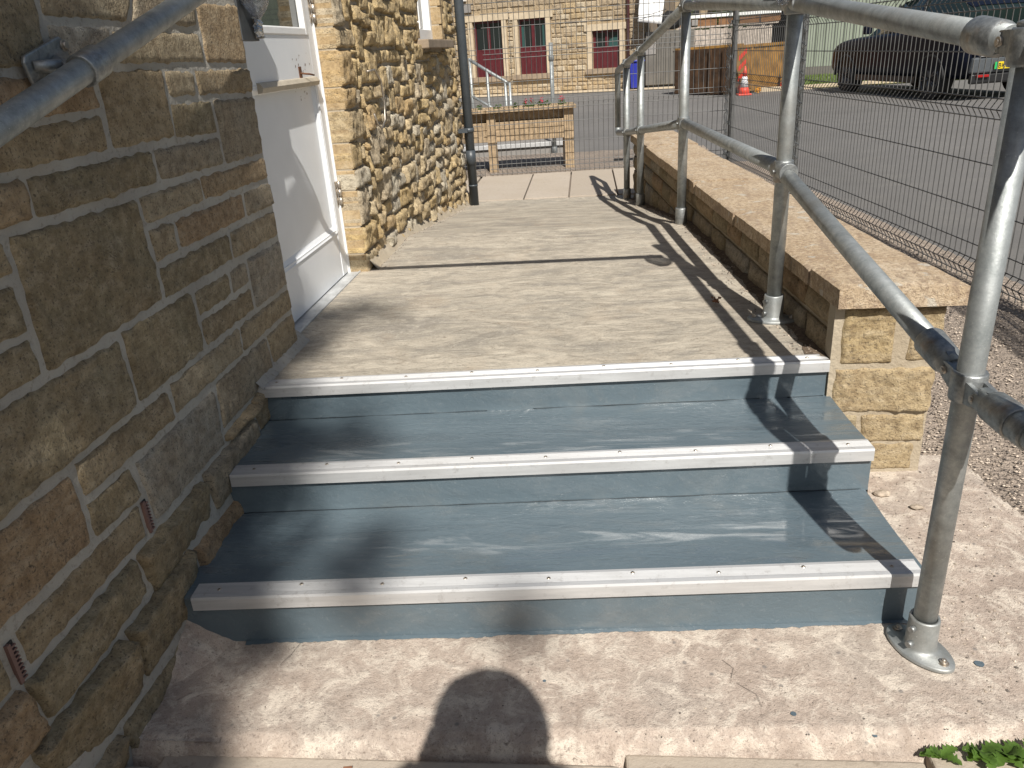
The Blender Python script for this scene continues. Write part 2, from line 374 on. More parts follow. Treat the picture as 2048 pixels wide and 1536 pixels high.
# rock-faced stone: quad given in the wall plane, front bulging out along the normal
def rock(name, quad, P, N, parent, mat, seed, bulge=.012, rough=.012, edge=.014, cell=.02, back=.05, facet=.5, sideflat=(0,0,0,0), wob=.004, strat=0, terr=0, flat=0, **k):
    """quad TL,TR,BR,BL as (a,z); P(a,z)->point on plane; N outward normal"""
    (ax,az),(bx,bz),(cx,cz),(dx,dz) = quad
    W = max(math.hypot(bx-ax,bz-az), math.hypot(cx-dx,cz-dz)); Hh = max(abs(az-dz), abs(bz-cz))
    nx = max(4, min(60, int(W/cell))); ny = max(3, min(32, int(Hh/cell)))
    N = Vector(N); o = P((ax+cx)/2, (az+cz)/2); vs = []; fs = []
    s1, s2 = seed*3.17, seed*1.31
    tilt = (rnd.random()-.5)*bulge*.8; tilt2 = (rnd.random()-.5)*bulge*.8
    for j in range(ny+1):
        v = j/ny
        for i in range(nx+1):
            u = i/nx
            a = (ax*(1-u)+bx*u)*(1-v) + (dx*(1-u)+cx*u)*v
            z = (az*(1-u)+bz*u)*(1-v) + (dz*(1-u)+cz*u)*v
            dl = [u*W if not sideflat[0] else 9, (1-u)*W if not sideflat[1] else 9, v*Hh if not sideflat[2] else 9, (1-v)*Hh if not sideflat[3] else 9]
            d = min(dl); e = min(1, d/edge); e = e*e*(3-2*e)
            big = fbm(a*7+s1, z*9+s2, seed, 3); fine = fbm(a*26+s2, z*26+s1, seed, 3)
            fac = math.floor((fbm(a*4.5+s2, z*5.5, seed+5, 2)*2.2+.5)*3)/3
            x = (bulge*(.75+big*1.1+facet*fac*.6) if not flat else bulge*(1+big*.22+fac*.10))*1.0 if True else 0
            x = (x + tilt*(u-.5)*2 + tilt2*(v-.5)*2)*e + rough*fine*(.35+.65*e)
            if terr:
                t_ = fbm(a*4.2+s2, z*5.0+s1, seed+11, 3)*4.5; ft = math.floor(t_); fr = t_-ft; x += terr*(ft+min(1, fr*5))*e*.5; x = max(x, .0030*e)
            if strat: x += strat*e*(.007*(.5-abs(fbm(a*17+s1, z*11+s2, seed+2, 3)))+.006*fbm(a*70+s1, z*26, seed, 2)+.009*max(-.5, fbm(a*9+s2, z*4+s1, seed+9, 2)))
            if d <= 1e-6: x = -.004
            wa = nz(a*30+s1, z*30, 3)*wob; wz = nz(a*30, z*30+s2, 9)*wob
            if sideflat[0] and i == 0 or sideflat[1] and i == nx: wa = 0
            vs.append(P(a+wa, z+wz) + N*x - o)
    g = lambda i, j: j*(nx+1)+i
    for j in range(ny):
        for i in range(nx): fs.append((g(i,j), g(i,j+1), g(i+1,j+1), g(i+1,j)))
    loop = [g(i,0) for i in range(nx)] + [g(nx,j) for j in range(ny)] + [g(i,ny) for i in range(nx,0,-1)] + [g(0,j) for j in range(ny,0,-1)]
    k0 = len(vs)
    for q in loop: vs.append(vs[q] - N*(back+N.dot(vs[q])))
    n = len(loop)
    for i in range(n): fs.append((loop[i], loop[(i+1)%n], k0+(i+1)%n, k0+i))
    mb = MB(); mb.add(vs, fs, 0, True)
    for i in range(n): mb.sm[-1-i] = False
    ob = mb.build(name, mat, parent); 
    ob.location = o; 
    return tag(ob, **k)

# ================================================================== SETTING
WX = -1.03                                              # face of the stone building
def gz(x, y):                                           # level of the open ground
    t = min(1, max(0, (y-2.2)/1.5)); z = .10*t*t*(3-2*t) - .02
    u = min(1, max(0, (y-9.2)/6)); return z*(1-u)
def sheet(name, x0, x1, y0, y1, nx, ny, zf, mat, parent=None, keep=None, smooth=True, **k):
    vs = []; fs = []
    for j in range(ny+1):
        for i in range(nx+1):
            x = x0+(x1-x0)*i/nx; y = y0+(y1-y0)*j/ny; vs.append((x, y, zf(x, y)))
    for j in range(ny):
        for i in range(nx):
            a = j*(nx+1)+i
            if keep and not keep(x0+(x1-x0)*(i+.5)/nx, y0+(y1-y0)*(j+.5)/ny): continue
            fs.append((a, a+1, a+nx+2, a+nx+1))
    return MB().add(vs, fs, 0, smooth).build(name, mat, parent, **k)
sheet('ground', -150, 150, -60, 240, 60, 60, lambda x, y: -.30 if y < 9 else -.05, 'tarmac', kind='structure')
sheet('car_park', -14, 40, 8.4, 60, 60, 60, lambda x, y: gz(x, y) - .004, 'tarmac', kind='structure')
FD = Vector((-.1, 1, 0)).normalized(); FN = Vector((1, .1, 0)).normalized()
sheet('car_park_side', 0, 1, 0, 1, 30, 60, lambda a, b: 0, 'tarmac', kind='structure')
o = bpy.data.objects['car_park_side']
for v in o.data.vertices:
    b = -8+v.co.y*16.6; a = v.co.x*26; y = b; x = 1.46-.1*(b-8.456)+.10+a; v.co = (x, y, gz(x, y)+.004*nz(x*3, y*3, 0)-.002)
def wallx(y): return .724-.08*(y-2.23)
def lz(y):
    if y < 4.24: return .385
    t = y-4.24; return max(.108, .385-.113*t + .010*math.exp(-t*4) - .010)
# rough dirt and aggregate between the boundary wall and the fence, and right of the steps
sheet('gravel_path', .55, 2.75, -.6, 8.5, 170, 460, lambda x, y: gz(x, y)+.004+.010*fbm(x*6, y*6, 2, 3)+.006*max(0, fbm(x*26, y*26, 5, 3)), 'dirt', kind='structure',
      keep=lambda x, y: (y > 2.1 and x > .70-.08*(y-2.2)) and x < 1.46-.1*(y-8.456)+.2 or (y <= 2.1 and x > 1.1))
# bare asphalt-like chippings in the upper right of the apron
def apz(x, y):
    z = .0018*fbm(x*9, y*9, 1, 4)+.0012*fbm(x*40, y*40, 7, 2)
    if x > .78: z += .02*min(1, (x-.78)/.5)*(0.4+.6*fbm(x*5, y*5, 4, 2)) * (1 if y > 1.3 else .3)
    e = 1.178 + .04*(x) + .007*fbm(x*11, 0, 3, 3)+.003*fbm(x*50, 0, 3, 3)
    if y < e: z -= .012+.05*min(1, (e-y)/.016)
    elif y < e+.02: z -= .012*(1-(y-e)/.02)+.012*abs(nz(x*40, y*60, 0))
    if x < -.93: z += .0
    return z
sheet('apron', -1.06, 1.6, .98, 2.34, 330, 200, lambda x, y: apz(x, y), 'apron_concrete', kind='structure', keep=lambda x, y: y > 1.12+.04*x+.012 and (x < .76 and y < 1.62 or x >= .70 and x < 1.28+.05*fbm(y*4, 0, 9, 2)-.10*(y-1.2)))
# mortar fillet and dirt where apron meets the wall on the left
def fillet(x, y):
    w_ = .07+.10*max(0, min(1, (y-1.28)/.18))+.03*fbm(y*9, 1, 1, 3); h_ = .05+.075*max(0, min(1, (y-1.30)/.16))+.02*fbm(y*8, 4, 1, 3)
    t = (x+1.05)/w_; e = max(0, min(1, (y-1.165)/.03))
    return .0005+max(0, h_*(1-t)**1.3 if t < 1 else 0)*e+.007*fbm(x*26, y*26, 2, 3)*(1 if t < 1 else .0)-(.006 if t > 1 else 0)
sheet('wall_fillet', -1.06, -.80, 1.15, 1.50, 60, 90, fillet, 'apron_concrete', kind='structure')
# dark grit and soil caught along the foot of the boundary wall
vs = []; fs = []; n = 260
for i in range(n+1):
    y = 2.24+(6.5-2.24)*i/n; w_ = .035+.045*max(0, fbm(y*5, 1, 3, 3)+.25)+.012*fbm(y*40, 2, 1, 2)
    for q in range(4): t = q/3; vs.append((wallx(y)+.02-(w_+.02)*t, y, lz(y)+.0015+.010*(1-t)**2*(.6+fbm(y*20, t, 2, 2))+.0005))
for i in range(n):
    for q in range(3): a = i*4+q; fs.append((a, a+1, a+5, a+4))
MB().add(vs, fs, 0, True).build('soil_strip', 'foot_dirt', kind='structure')
# lower pavement slabs in front of the apron
pv = empty('lower_pavement', kind='structure')
xs = [-1.7, -.93, .045, .64, 1.35, 2.1]
for i in range(len(xs)-1):
    b = MB(); a0, a1 = xs[i]+.006, xs[i+1]-.006
    z = -.030-.003*(i % 3)
    o = box('paving_slab', (a0, .42, z-.08), (a1, 1.160+.04*(a0+a1)/2, z), 'flagstone', pv, .006)
    o = box('paving_slab', (a0-.3, -.55, z-.08), (a1-.3, .41, z-.003), 'flagstone', pv, .006)
# ---- landing and ramp
def landing_z(x, y): return lz(y) + .0015*fbm(x*3, y*3, 3, 3) - .0006
vs = []; fs = []; nx, ny = 90, 190
for j in range(ny+1):
    y0 = 2.14 + (6.74-2.14)*j/ny
    for i in range(nx+1):
        u = i/nx; x = -1.125+(wallx(y0)+.02+1.125)*u; y = y0 + .0592*(x+.126)*max(0, 1-(y0-2.14)/.5)+.05 if j < 22 else y0+.05*max(0,1-(j-22)/20.)
        z = landing_z(x, y)
        if x < WX-.01 and 2.5 < y < 3.55: z = .385
        vs.append((x, y, z))
for j in range(ny):
    for i in range(nx): a = j*(nx+1)+i; fs.append((a, a+1, a+nx+2, a+nx+1))
MB().add(vs, fs, 0, True).build('landing', 'landing_concrete', kind='structure')
# flags at the foot of the ramp
fl = empty('ramp_foot_paving', kind='structure')
def flag(x0, x1, y0, y1, z):
    o = box('paving_flag', (x0+.006, y0+.006, z-.05), (x1-.006, y1-.006, z), 'flagstone', fl, .005)
fx = [-1.05, -.52, -.13, .29, .75]
for i in range(4): flag(fx[i]-.03, fx[i+1]-.03, 6.80-.0+.012*i, 8.24+.03*i, .104)
flag(-1.60, -1.09, 6.80, 8.20, .104)
box('ramp_foot_bed', (-1.4, 6.7, -.1), (1.2, 8.4, .07), 'dirt', kind='structure')
# ---- ground beyond the back fence: pale dusty strip
sheet('gravel_strip', -6, 1.4, 8.25, 9.9, 120, 40, lambda x, y: .095+.006*fbm(x*7, y*7, 3, 3), 'dirt', kind='structure')
sheet('pavement', -9, 3.3, 0, 1, 20, 2, lambda x, y: .0, 'stone_trim', kind='structure')
o = bpy.data.objects['pavement']
for v in o.data.vertices: t = v.co.y; v.co = (v.co.x, 24.95-.28*(v.co.x-.45)-.9+t*1.2, .012+.0*t)
sheet('grass_verge', 5.3, 16, 20.2, 27, 30, 20, lambda x, y: .02+.02*fbm(x, y, 0, 2), 'grass_blade', kind='structure', keep=lambda x, y: y < 26)

# ================================================================== STEPS
O1 = Vector((-.114, 1.494, 0))
def sk(l, d, z):                                        # l along the step from O1, d going back
    return O1 + us*l + ns*d + Vector((0,0,z))
ZS = [0, .140, .267, .385]
DR = [0, None, None]; 
D1 = (Vector((-.123,1.861,0))-O1).dot(ns); D2 = (Vector((-.131,2.199,0))-O1).dot(ns)
steps = empty('concrete_steps', (0,0,0), label='three blue grey painted concrete steps with aluminium edges leading up to the landing', cat='steps')
def step_block(d0, d1, z0, z1, l0, l1, seed, slump):
    mb = MB(); nx, nr, ntr = 150, 12, 26; vs = []; fs = []
    prof = []
    for j in range(nr+1): t = j/nr; prof.append(('r', t))
    for j in range(1, ntr+1): t = j/ntr; prof.append(('t', t))
    for kind, t in prof:
        for i in range(nx+1):
            l = l0+(l1-l0)*i/nx; wv = fbm(l*2.3, t*1.5+seed, seed, 3)
            if kind == 'r':
                cove = .004*math.exp(-t*(z1-z0)/.004)
                d = d0 - cove*(.6+.5*fbm(l*9, seed, 1, 2)) + .0022*wv+.0010*fbm(l*14, t*6, seed, 3); z = z0-.004+(z1-z0+.004)*t
                if t == 1: z = z1-.006
            else:
                d = d0+(d1-d0+.004)*t; edge = min(t, 1)
                z = z1 - .0045*math.sin(math.pi*min(1, t*1.0))**2*slump*(1+.5*wv) + .0006*fbm(l*12, t*9, seed, 3)
                z += .006*math.exp(-(1-t)*(d1-d0)/.012)*(.5+fbm(l*7, 1, seed, 3)) - .004*math.exp(-(1-t)*(d1-d0)/.003)
            e = min((l-l0), (l1-l))
            vs.append(sk(l, d, z))
    for j in range(len(prof)-1):
        for i in range(nx): a = j*(nx+1)+i; fs.append((a, a+1, a+nx+2, a+nx+1))
    mb.add(vs, fs, 0, True)
    # right-hand end
    m = len(prof); vs2 = [vs[j*(nx+1)+nx] for j in range(m)] + [sk(l1, d1, z0-.05), sk(l1, d0, z0-.05)]
    mb.add(vs2, [tuple(reversed(range(len(vs2))))], 0)
    return mb.build('step', 'step_paint', steps)
L = lambda x: (x+.114)/us.x
step_block(0, D1, ZS[0], ZS[1], L(-1.06), L(.755), 1, 1.)
step_block(D1, D2, ZS[1], ZS[2], L(-1.06), L(.765), 4, 1.)
step_block(D2, D2+.03, ZS[2], ZS[3]-.012, L(-1.06), L(.750), 8, .1)
vs = []; fs = []; n = 420
for i in range(n+1):
    l = L(-.86)+(L(.78)-L(-.86))*i/n; o_ = .010+.012*max(0, fbm(l*7, 2, 1, 3)+.3)+.006*fbm(l*60, 1, 1, 2)
    for j, q in enumerate((-.01, .4, 1)): p = sk(l, -o_*q-.002*(j == 0), 0); vs.append((p.x, p.y, apz(p.x, p.y)+.0035-.002*(j == 2)))
for i in range(n):
    for j in range(2): a = i*3+j; fs.append((a, a+1, a+4, a+3))
MB().add(vs, fs, 0, True).build('paint_edge', 'step_paint', steps)
for (dd, zz, sd3) in ((D1, ZS[1], 3), (D2, ZS[2], 8)):
    run = []; l = L(-.98)
    while l < L(.75):
        if fbm(l*5, sd3, 2, 2) > -.28: run.append(sk(l, dd-.0045-.0015*fbm(l*30, sd3, 1, 2), zz+.0012+.0022*fbm(l*11, sd3, 5, 3)))
        elif len(run) > 3: MB().tube(run, .0011, 5).build('seam', 'seam_dark', steps); run = []
        l += .012
    if len(run) > 3: MB().tube(run, .0011, 5).build('seam', 'seam_dark', steps)
def nosing(d, z, l0, l1):
    # ribbed aluminium angle: profile in (d,z), extruded along the step
    top = []; W, H = .053, .034
    n = 9
    prof = [(0, -H), (-.0025, -H), (-.0025, -.004), (0, .002), (.010, .0032)]
    for i in range(n):
        a = .013+i*.0036; prof += [(a, .0032), (a+.0006, .0018), (a+.0016, .0018), (a+.0022, .0032)]
    prof += [(W, .0032), (W, .0002), (.0, .0002)]
    mb = MB(); mb.prism(prof, lambda p, l: sk(l, d+p[0], z+p[1]), l0, l1)
    o = mb.build('nosing', 'aluminium', steps)
    k = 9
    for i in range(k):
        l = l0+.06+(l1-l0-.12)*i/(k-1); c = sk(l, d+.032+(.006 if i % 2 else -.004), z+.0032)
        mb = MB()
        n = 10; vs = [c+Vector((.0052*math.cos(2*math.pi*q/n), .0052*math.sin(2*math.pi*q/n), .0001)) for q in range(n)]
        vs += [c+Vector((.0038*math.cos(2*math.pi*q/n), .0038*math.sin(2*math.pi*q/n), .0016)) for q in range(n)]
        mb.add(vs, [(q, (q+1)%n, n+(q+1)%n, n+q) for q in range(n)]+[tuple(range(n, 2*n))], 0)
        mb.box(c+Vector((-.0026,-.0004,.0012)), c+Vector((.0026,.0004,.0019)), 1); mb.box(c+Vector((-.0004,-.0026,.0012)), c+Vector((.0004,.0026,.0019)), 1)
        mb.build('screw', ['steel_hinge', 'black'], o)
nosing(-.010, ZS[1], L(-.967), L(.745)); nosing(D1-.012, ZS[2], L(-.979), L(.764)); nosing(D2-.012, ZS[3], L(-.997), L(.752))

# ================================================================== STONE BUILDING (left)
bld = empty('stone_building', (WX, 3, 0), label='stone building with rock faced tan walls along the left side of the steps and landing', cat='building')
def PB(o): o.parent = bld; o.matrix_parent_inverse = Matrix.Translation((-WX, -3, 0)); return o
def wp(a, z): return Vector((WX, a, z))
NXV = Vector((1, 0, 0))
# backing wall in mortar around the openings: door (2.515..3.50) and window
mb = MB(); B0 = WX-.0015
mb.box((WX-.35, -1.5, -.4), (B0, 2.508, 3.3)); mb.box((WX-.35, 2.508, -.4), (B0, 3.49, .33)); mb.box((WX-.35, 2.508, 2.42), (B0, 3.49, 3.3))
mb.add([(B0+.001, -1.4, .335), (B0+.001, 2.3, .335), (B0+.018, -1.4, .19), (B0+.018, 2.3, .19), (B0+.036, -1.4, .06), (B0+.036, 2.3, .06), (B0+.046, -1.4, -.2), (B0+.046, 2.3, -.2)], [(0, 1, 3, 2), (2, 3, 5, 4), (4, 5, 7, 6)])
PB(mb.build('mortar_wall', 'mortar'))
mb = MB(); B1 = WX-.008
mb.box((WX-.35, 3.49, -.4), (B1, 6.78, 1.34)); mb.box((WX-.35, 3.49, 1.34), (B1, 5.30, 3.3)); mb.box((WX-.35, 6.12, 1.34), (B1, 6.78, 3.3)); mb.box((WX-.35, 5.30, 2.35), (B1, 6.12, 3.3))
PB(mb.build('mortar_wall', 'mortar_lit'))
mb = MB(); mb.box((WX-5, -1.5, 3.3), (WX+.12, 6.9, 3.42)); PB(mb.build('roof_edge', 'sill_stone'))
mb = MB(); mb.box((WX-5, 6.45, -.4), (WX-.36, 6.78, 3.3)); PB(mb.build('gable_wall', 'mortar_lit'))
near = [  # TL,TR,BR,BL as (y,z)
 ((1.30,1.474),(1.562,1.482),(1.552,1.325),(1.25,1.318)), ((1.575,1.49),(1.925,1.49),(1.868,1.409),(1.572,1.412)), ((1.572,1.398),(1.787,1.397),(1.78,1.325),(1.569,1.325)),
 ((1.939,1.49),(2.228,1.494),(2.219,1.405),(1.885,1.407)), ((1.80,1.391),(2.213,1.391),(2.219,1.317),(1.794,1.322)), ((2.236,1.464),(2.508,1.47),(2.508,1.309),(2.234,1.317)),
 ((1.700,1.311),(1.978,1.308),(1.968,1.147),(1.690,1.151)), ((1.30,1.307),(1.685,1.311),(1.678,1.238),(1.26,1.232)), ((1.992,1.304),(2.133,1.298),(2.133,1.238),(1.983,1.241)),
 ((2.149,1.299),(2.508,1.294),(2.508,1.226),(2.149,1.235)), ((1.985,1.226),(2.206,1.220),(2.211,1.134),(1.974,1.143)), ((2.226,1.220),(2.508,1.212),(2.508,1.043),(2.227,1.046)),
 ((1.852,1.132),(2.206,1.122),(2.211,1.049),(1.857,1.056)), ((2.055,1.036),(2.508,1.030),(2.508,.966),(2.057,.972)), ((1.740,1.040),(2.042,1.036),(2.042,.974),(1.747,.973)),
 ((1.389,1.136),(1.839,1.132),(1.839,1.056),(1.384,1.060)), ((1.21,1.139),(1.375,1.136),(1.370,1.062),(1.177,1.064)), ((1.242,1.221),(1.676,1.225),(1.672,1.151),(1.218,1.152)),
 ((1.298,1.046),(1.727,1.036),(1.737,.793),(1.290,.787)), ((1.14,1.048),(1.281,1.046),(1.283,.982),(1.12,.984)), ((1.11,.972),(1.276,.970),(1.273,.878),(1.092,.882)),
 ((1.07,.867),(1.273,.865),(1.277,.790),(1.055,.796)), ((1.751,.961),(1.861,.957),(1.862,.884),(1.750,.882)), ((1.877,.957),(2.286,.953),(2.286,.882),(1.877,.883)),
 ((2.304,.953),(2.508,.951),(2.508,.878),(2.302,.881)), ((1.756,.867),(2.145,.864),(2.145,.788),(1.750,.790)), ((2.161,.864),(2.508,.860),(2.508,.777),(2.160,.787)),
 ((1.543,.776),(1.868,.774),(1.873,.612),(1.541,.606)), ((1.893,.766),(2.092,.762),(2.092,.697),(1.889,.698)), ((2.110,.764),(2.221,.762),(2.221,.694),(2.106,.696)),
 ((1.888,.685),(2.221,.680),(2.221,.612),(1.892,.612)), ((2.238,.763),(2.508,.760),(2.508,.606),(2.238,.610)), ((2.107,.597),(2.508,.592),(2.508,.520),(2.096,.520)),
 ((1.675,.596),(2.089,.597),(2.080,.520),(1.674,.515)), ((1.888,.505),(2.252,.506),(2.268,.378),(1.882,.370)), ((2.270,.506),(2.508,.506),(2.515,.396),(2.288,.386)),
 ((1.027,.775),(1.527,.770),(1.526,.608),(.955,.600)), ((1.281,.592),(1.658,.590),(1.658,.509),(1.283,.515)), ((.96,.586),(1.263,.584),(1.263,.424),(.90,.432)),
 ((1.280,.500),(1.445,.496),(1.450,.414),(1.277,.418)), ((1.465,.494),(1.868,.492),(1.864,.330),(1.484,.326)), ((1.016,.404),(1.436,.404),(1.430,.322),(1.016,.318)),
 ((.70,.420),(.968,.412),(.966,.318),(.68,.322)), ((.78,.776),(1.010,.778),(.940,.598),(.74,.598)), ((.60,.586),(.945,.586),(.885,.432),(.56,.432)),
 ((.80,.972),(1.090,.972),(1.070,.882),(.78,.886)), ((.76,.870),(1.052,.868),(1.030,.792),(.74,.792)), ((.90,1.05),(1.12,1.05),(1.10,.985),(.88,.985)),
 ((.92,1.14),(1.195,1.139),(1.160,1.064),(.90,1.064)), ((.90,1.222),(1.225,1.222),(1.20,1.152),(.88,1.152)), ((.88,1.31),(1.285,1.308),(1.245,1.234),(.86,1.234)), ((.92,1.48),(1.285,1.476),(1.235,1.320),(.90,1.320)),
]
low = [ # lower, rougher courses beside the apron and steps
 (.62,.98,.308,.205),(.995,1.36,.308,.212),(1.376,1.70,.310,.196),(1.716,2.06,.318,.205),(2.075,2.5,.364,.26),
 (.50,.92,.192,.075),(.935,1.235,.198,.062),(1.25,1.55,.198,.07),(1.565,1.95,.184,.06),(.46,.80,.062,-.09),(.815,1.12,.050,-.10),(1.135,1.44,.050,-.10),
 (1.88,2.10,.356,.330),(.2,.60,.30,.20),(.1,.48,.19,.07)]
sd_ = 0
def gapped(x): return x
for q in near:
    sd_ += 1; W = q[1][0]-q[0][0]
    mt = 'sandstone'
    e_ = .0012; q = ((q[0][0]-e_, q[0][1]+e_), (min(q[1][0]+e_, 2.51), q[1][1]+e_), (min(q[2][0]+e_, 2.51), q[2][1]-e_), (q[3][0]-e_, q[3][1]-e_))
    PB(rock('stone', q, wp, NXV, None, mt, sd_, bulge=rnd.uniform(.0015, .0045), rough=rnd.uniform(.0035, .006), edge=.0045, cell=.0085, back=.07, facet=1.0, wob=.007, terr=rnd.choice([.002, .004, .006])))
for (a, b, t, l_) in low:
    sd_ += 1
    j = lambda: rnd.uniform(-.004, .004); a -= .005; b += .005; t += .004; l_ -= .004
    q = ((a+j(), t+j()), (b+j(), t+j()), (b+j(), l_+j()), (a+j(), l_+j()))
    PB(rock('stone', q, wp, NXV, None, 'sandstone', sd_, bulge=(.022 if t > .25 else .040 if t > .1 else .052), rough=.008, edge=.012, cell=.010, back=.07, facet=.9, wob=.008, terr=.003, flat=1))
# upper courses out of the picture, joined
def merge(names, objs, name, mat, kind='stuff'):
    mb = MB()
    for o in objs:
        mb.add([o.location+v.co for v in o.data.vertices], [tuple(p.vertices) for p in o.data.polygons], 0, True)
        me = o.data; bpy.data.objects.remove(o); bpy.data.meshes.remove(me)
    return mb.build(name, mat, kind=kind)
tmp = []; z = 1.50
while z < 3.25:
    h = rnd.choice([.10, .14, .18]); y = -1.45
    while y < 2.5:
        if z < 2.42 or True:
            wd = rnd.uniform(.22, .48); y1 = min(y+wd, 2.508); tmp.append(rock('x', ((y, z+h-.014), (y1-.014 if y1 < 2.5 else y1, z+h-.014), (y1-.014 if y1 < 2.5 else y1, z), (y, z)), wp, NXV, None, 'sandstone', len(tmp)+200, .01, .008, .012, .045)); y = y1
            if y >= 2.5: break
    z += h
z = -.28
while z < 1.48:
    h = .16; y = -1.45
    while y < .40:
        y1 = min(y+rnd.uniform(.25, .45), .42+.3*(z > .5)); tmp.append(rock('x', ((y, z+h-.014), (y1-.014, z+h-.014), (y1-.014, z), (y, z)), wp, NXV, None, 'sandstone', len(tmp)+200, .012, .008, .014, .05)); y = y1
    z += h
PB(merge(None, tmp, 'upper_stonework', 'sandstone'))

# far, sunlit part of the wall: irregular courses with jumpers, rock-faced and deep
fars = []
rr = random.Random(21)
def inwin(a, b, z0, z1): return b > 5.28 and a < 6.14 and z1 > 1.335 and z0 < 2.37
def add_far(a, b, z0, z1, **k):
    g = .0075
    if z1 < lz((a+b)/2)-.06: return
    j = lambda: rr.uniform(-.005, .005)
    L0 = 0 if a <= 3.491 else j(); 
    fars.append((( (a+g+L0, z1-g+j()), (b-g+j(), z1-g+j()), (b-g+j(), z0+g+j()), (a+g+L0, z0+g+j())), k))
z = .02
# quoins up the door reveal, dressed on the side that faces the door
quo = []; zq = .37
for hq, wq in zip([.10,.125,.165,.09,.115,.135,.095,.15,.085,.165,.105,.13,.12,.16,.14,.15,.12,.14,.2],
                  [.16,.22,.14,.19,.13,.24,.15,.18,.25,.14,.2,.16,.22,.15,.2,.15,.2,.15,.2]):
    quo.append((zq, zq+hq, 3.49+wq)); zq += hq
def qedge(z0, z1): return max([w for a, b, w in quo if b > z0+.002 and a < z1-.002] + [3.49])
# random squared rubble: fill a grid with stones of many sizes so that joints never run through
CY, CZ = .030, .0265; NY, NZ_ = int((6.76-3.49)/CY), int((2.25-z)/CZ); occ = [[False]*NY for _ in range(NZ_)]
for jz in range(NZ_):
    for iy in range(NY):
        ya, za = 3.49+iy*CY, z+jz*CZ
        if ya < qedge(za, za+CZ)-.012 and za > .33 or inwin(ya+.004, ya+CY-.004, za, za+CZ) or za+CZ < lz(ya)-.06: occ[jz][iy] = True
for jz in range(NZ_):
    for iy in range(NY):
        if occ[jz][iy]: continue
        wmax = 0
        while iy+wmax < NY and not occ[jz][iy+wmax] and wmax < 11: wmax += 1
        hh = rr.choice([3, 3, 3, 3, 3, 3, 4, 5, 6]); ww = rr.choice([4, 5, 6, 7, 8, 9, 10]) if hh < 5 else rr.choice([4, 5, 6])
        if wmax-ww < 3: ww = wmax if wmax <= 9 else wmax//2
        ww = min(ww, wmax); ok = True; h_ = 1
        while h_ < hh and jz+h_ < NZ_ and not any(occ[jz+h_][iy+k] for k in range(ww)): h_ += 1
        if jz+h_ == NZ_-1: h_ += 1 if not any(occ[NZ_-1][iy+k] for k in range(ww)) else 0
        for a in range(h_):
            for k in range(ww):
                if jz+a < NZ_: occ[jz+a][iy+k] = True
        add_far(3.49+iy*CY, 3.49+(iy+ww)*CY, z+jz*CZ, z+(jz+h_)*CZ)
extra = []; nst = 0
for i, (q, k) in enumerate(fars):
    sd_ += 1; cy, cz = (q[0][0]+q[1][0])/2, (q[0][1]+q[3][1])/2
    args = dict(bulge=rr.uniform(.003, .022), rough=rr.uniform(.009, .015), edge=.005, cell=.0085 if cy < 5.2 else .014, back=.06, facet=1.3, wob=.007, strat=1)
    o = rock('stone', q, wp, NXV, None, 'sandstone_lit', sd_, **args)
    if cz > 1.95 or nst >= 205 or max(q[1][0]-q[0][0], 0) < .035: extra.append(o)
    else: PB(o); nst += 1
for (a, b, wq) in quo:
    sd_ += 1
    q = ((3.488, b-.006), (wq-.007, b-.006), (wq-.007, a+.004), (3.488, a+.004))
    o = rock('stone', q, wp, NXV, None, 'sandstone_lit', sd_, bulge=.008, rough=.015, edge=.010, cell=.009, back=.10, facet=1.2, strat=1, terr=.005)
    # dressed reveal block behind the rock face
    mb = MB(); mb.box((WX-.13, 3.488, a+.003), (WX-.001, 3.56, b-.004)); d = mb.build('quoin', 'dressed_stone'); bevel(d, .003)
    if a < 1.75: PB(o); PB(d); nst += 1
    else: extra.append(o); PB(d)
tmp = extra
z = 2.25
while z < 3.28:
    y = 3.49
    while y < 6.7:
        y1 = min(y+rr.uniform(.15, .35), 6.76)
        if not inwin(y, y1, z, z+.12): tmp.append(rock('x', ((y, z+.11), (y1-.014, z+.11), (y1-.014, z), (y, z)), wp, NXV, None, 'sandstone_lit', len(tmp)+900, .03, .02, .02, .03))
        y = y1
    z += .125
PB(merge(None, tmp, 'upper_stonework', 'sandstone_lit'))
# ragged mortar fillet at the foot of the far wall
vs = []; fs = []; n = 170
for i in range(n+1):
    y = 3.52+(6.74-3.52)*i/n; zz = lz(y); r_ = .022+.014*fbm(y*9, 2, 0, 3)
    for j, (dx, dz) in enumerate(((-.03, .06), (.004, .040), (.018, .014), (.03, .0))):
        vs.append((WX+dx+r_*.6*j/3+.008*nz(y*40, j, 1), y, zz+dz*(.6+r_*20)+.006*nz(y*50, j*3, 4)-.001))
for i in range(n):
    for j in range(3): a = i*4+j; fs.append((a, a+1, a+5, a+4))
PB(MB().add(vs, fs, 0, True).build('mortar_fillet', 'mortar_lit'))
vs = []; fs = []; n = 120
for i in range(n+1):
    y = 2.12+(2.56-2.12)*i/n; r_ = .012+.010*fbm(y*9, 2, 0, 3)
    for j, (dx, dz) in enumerate(((-.03, .05), (.002, .022), (.012, .008), (.02, .0))):
        vs.append((WX+dx+r_*.6*j/3+.004*nz(y*40, j, 1), y, .385+dz+.003*nz(y*50, j*3, 4)-.001))
for i in range(n):
    for j in range(3): a = i*4+j; fs.append((a, a+1, a+5, a+4))
PB(MB().add(vs, fs, 0, True).build('mortar_fillet', 'mortar'))
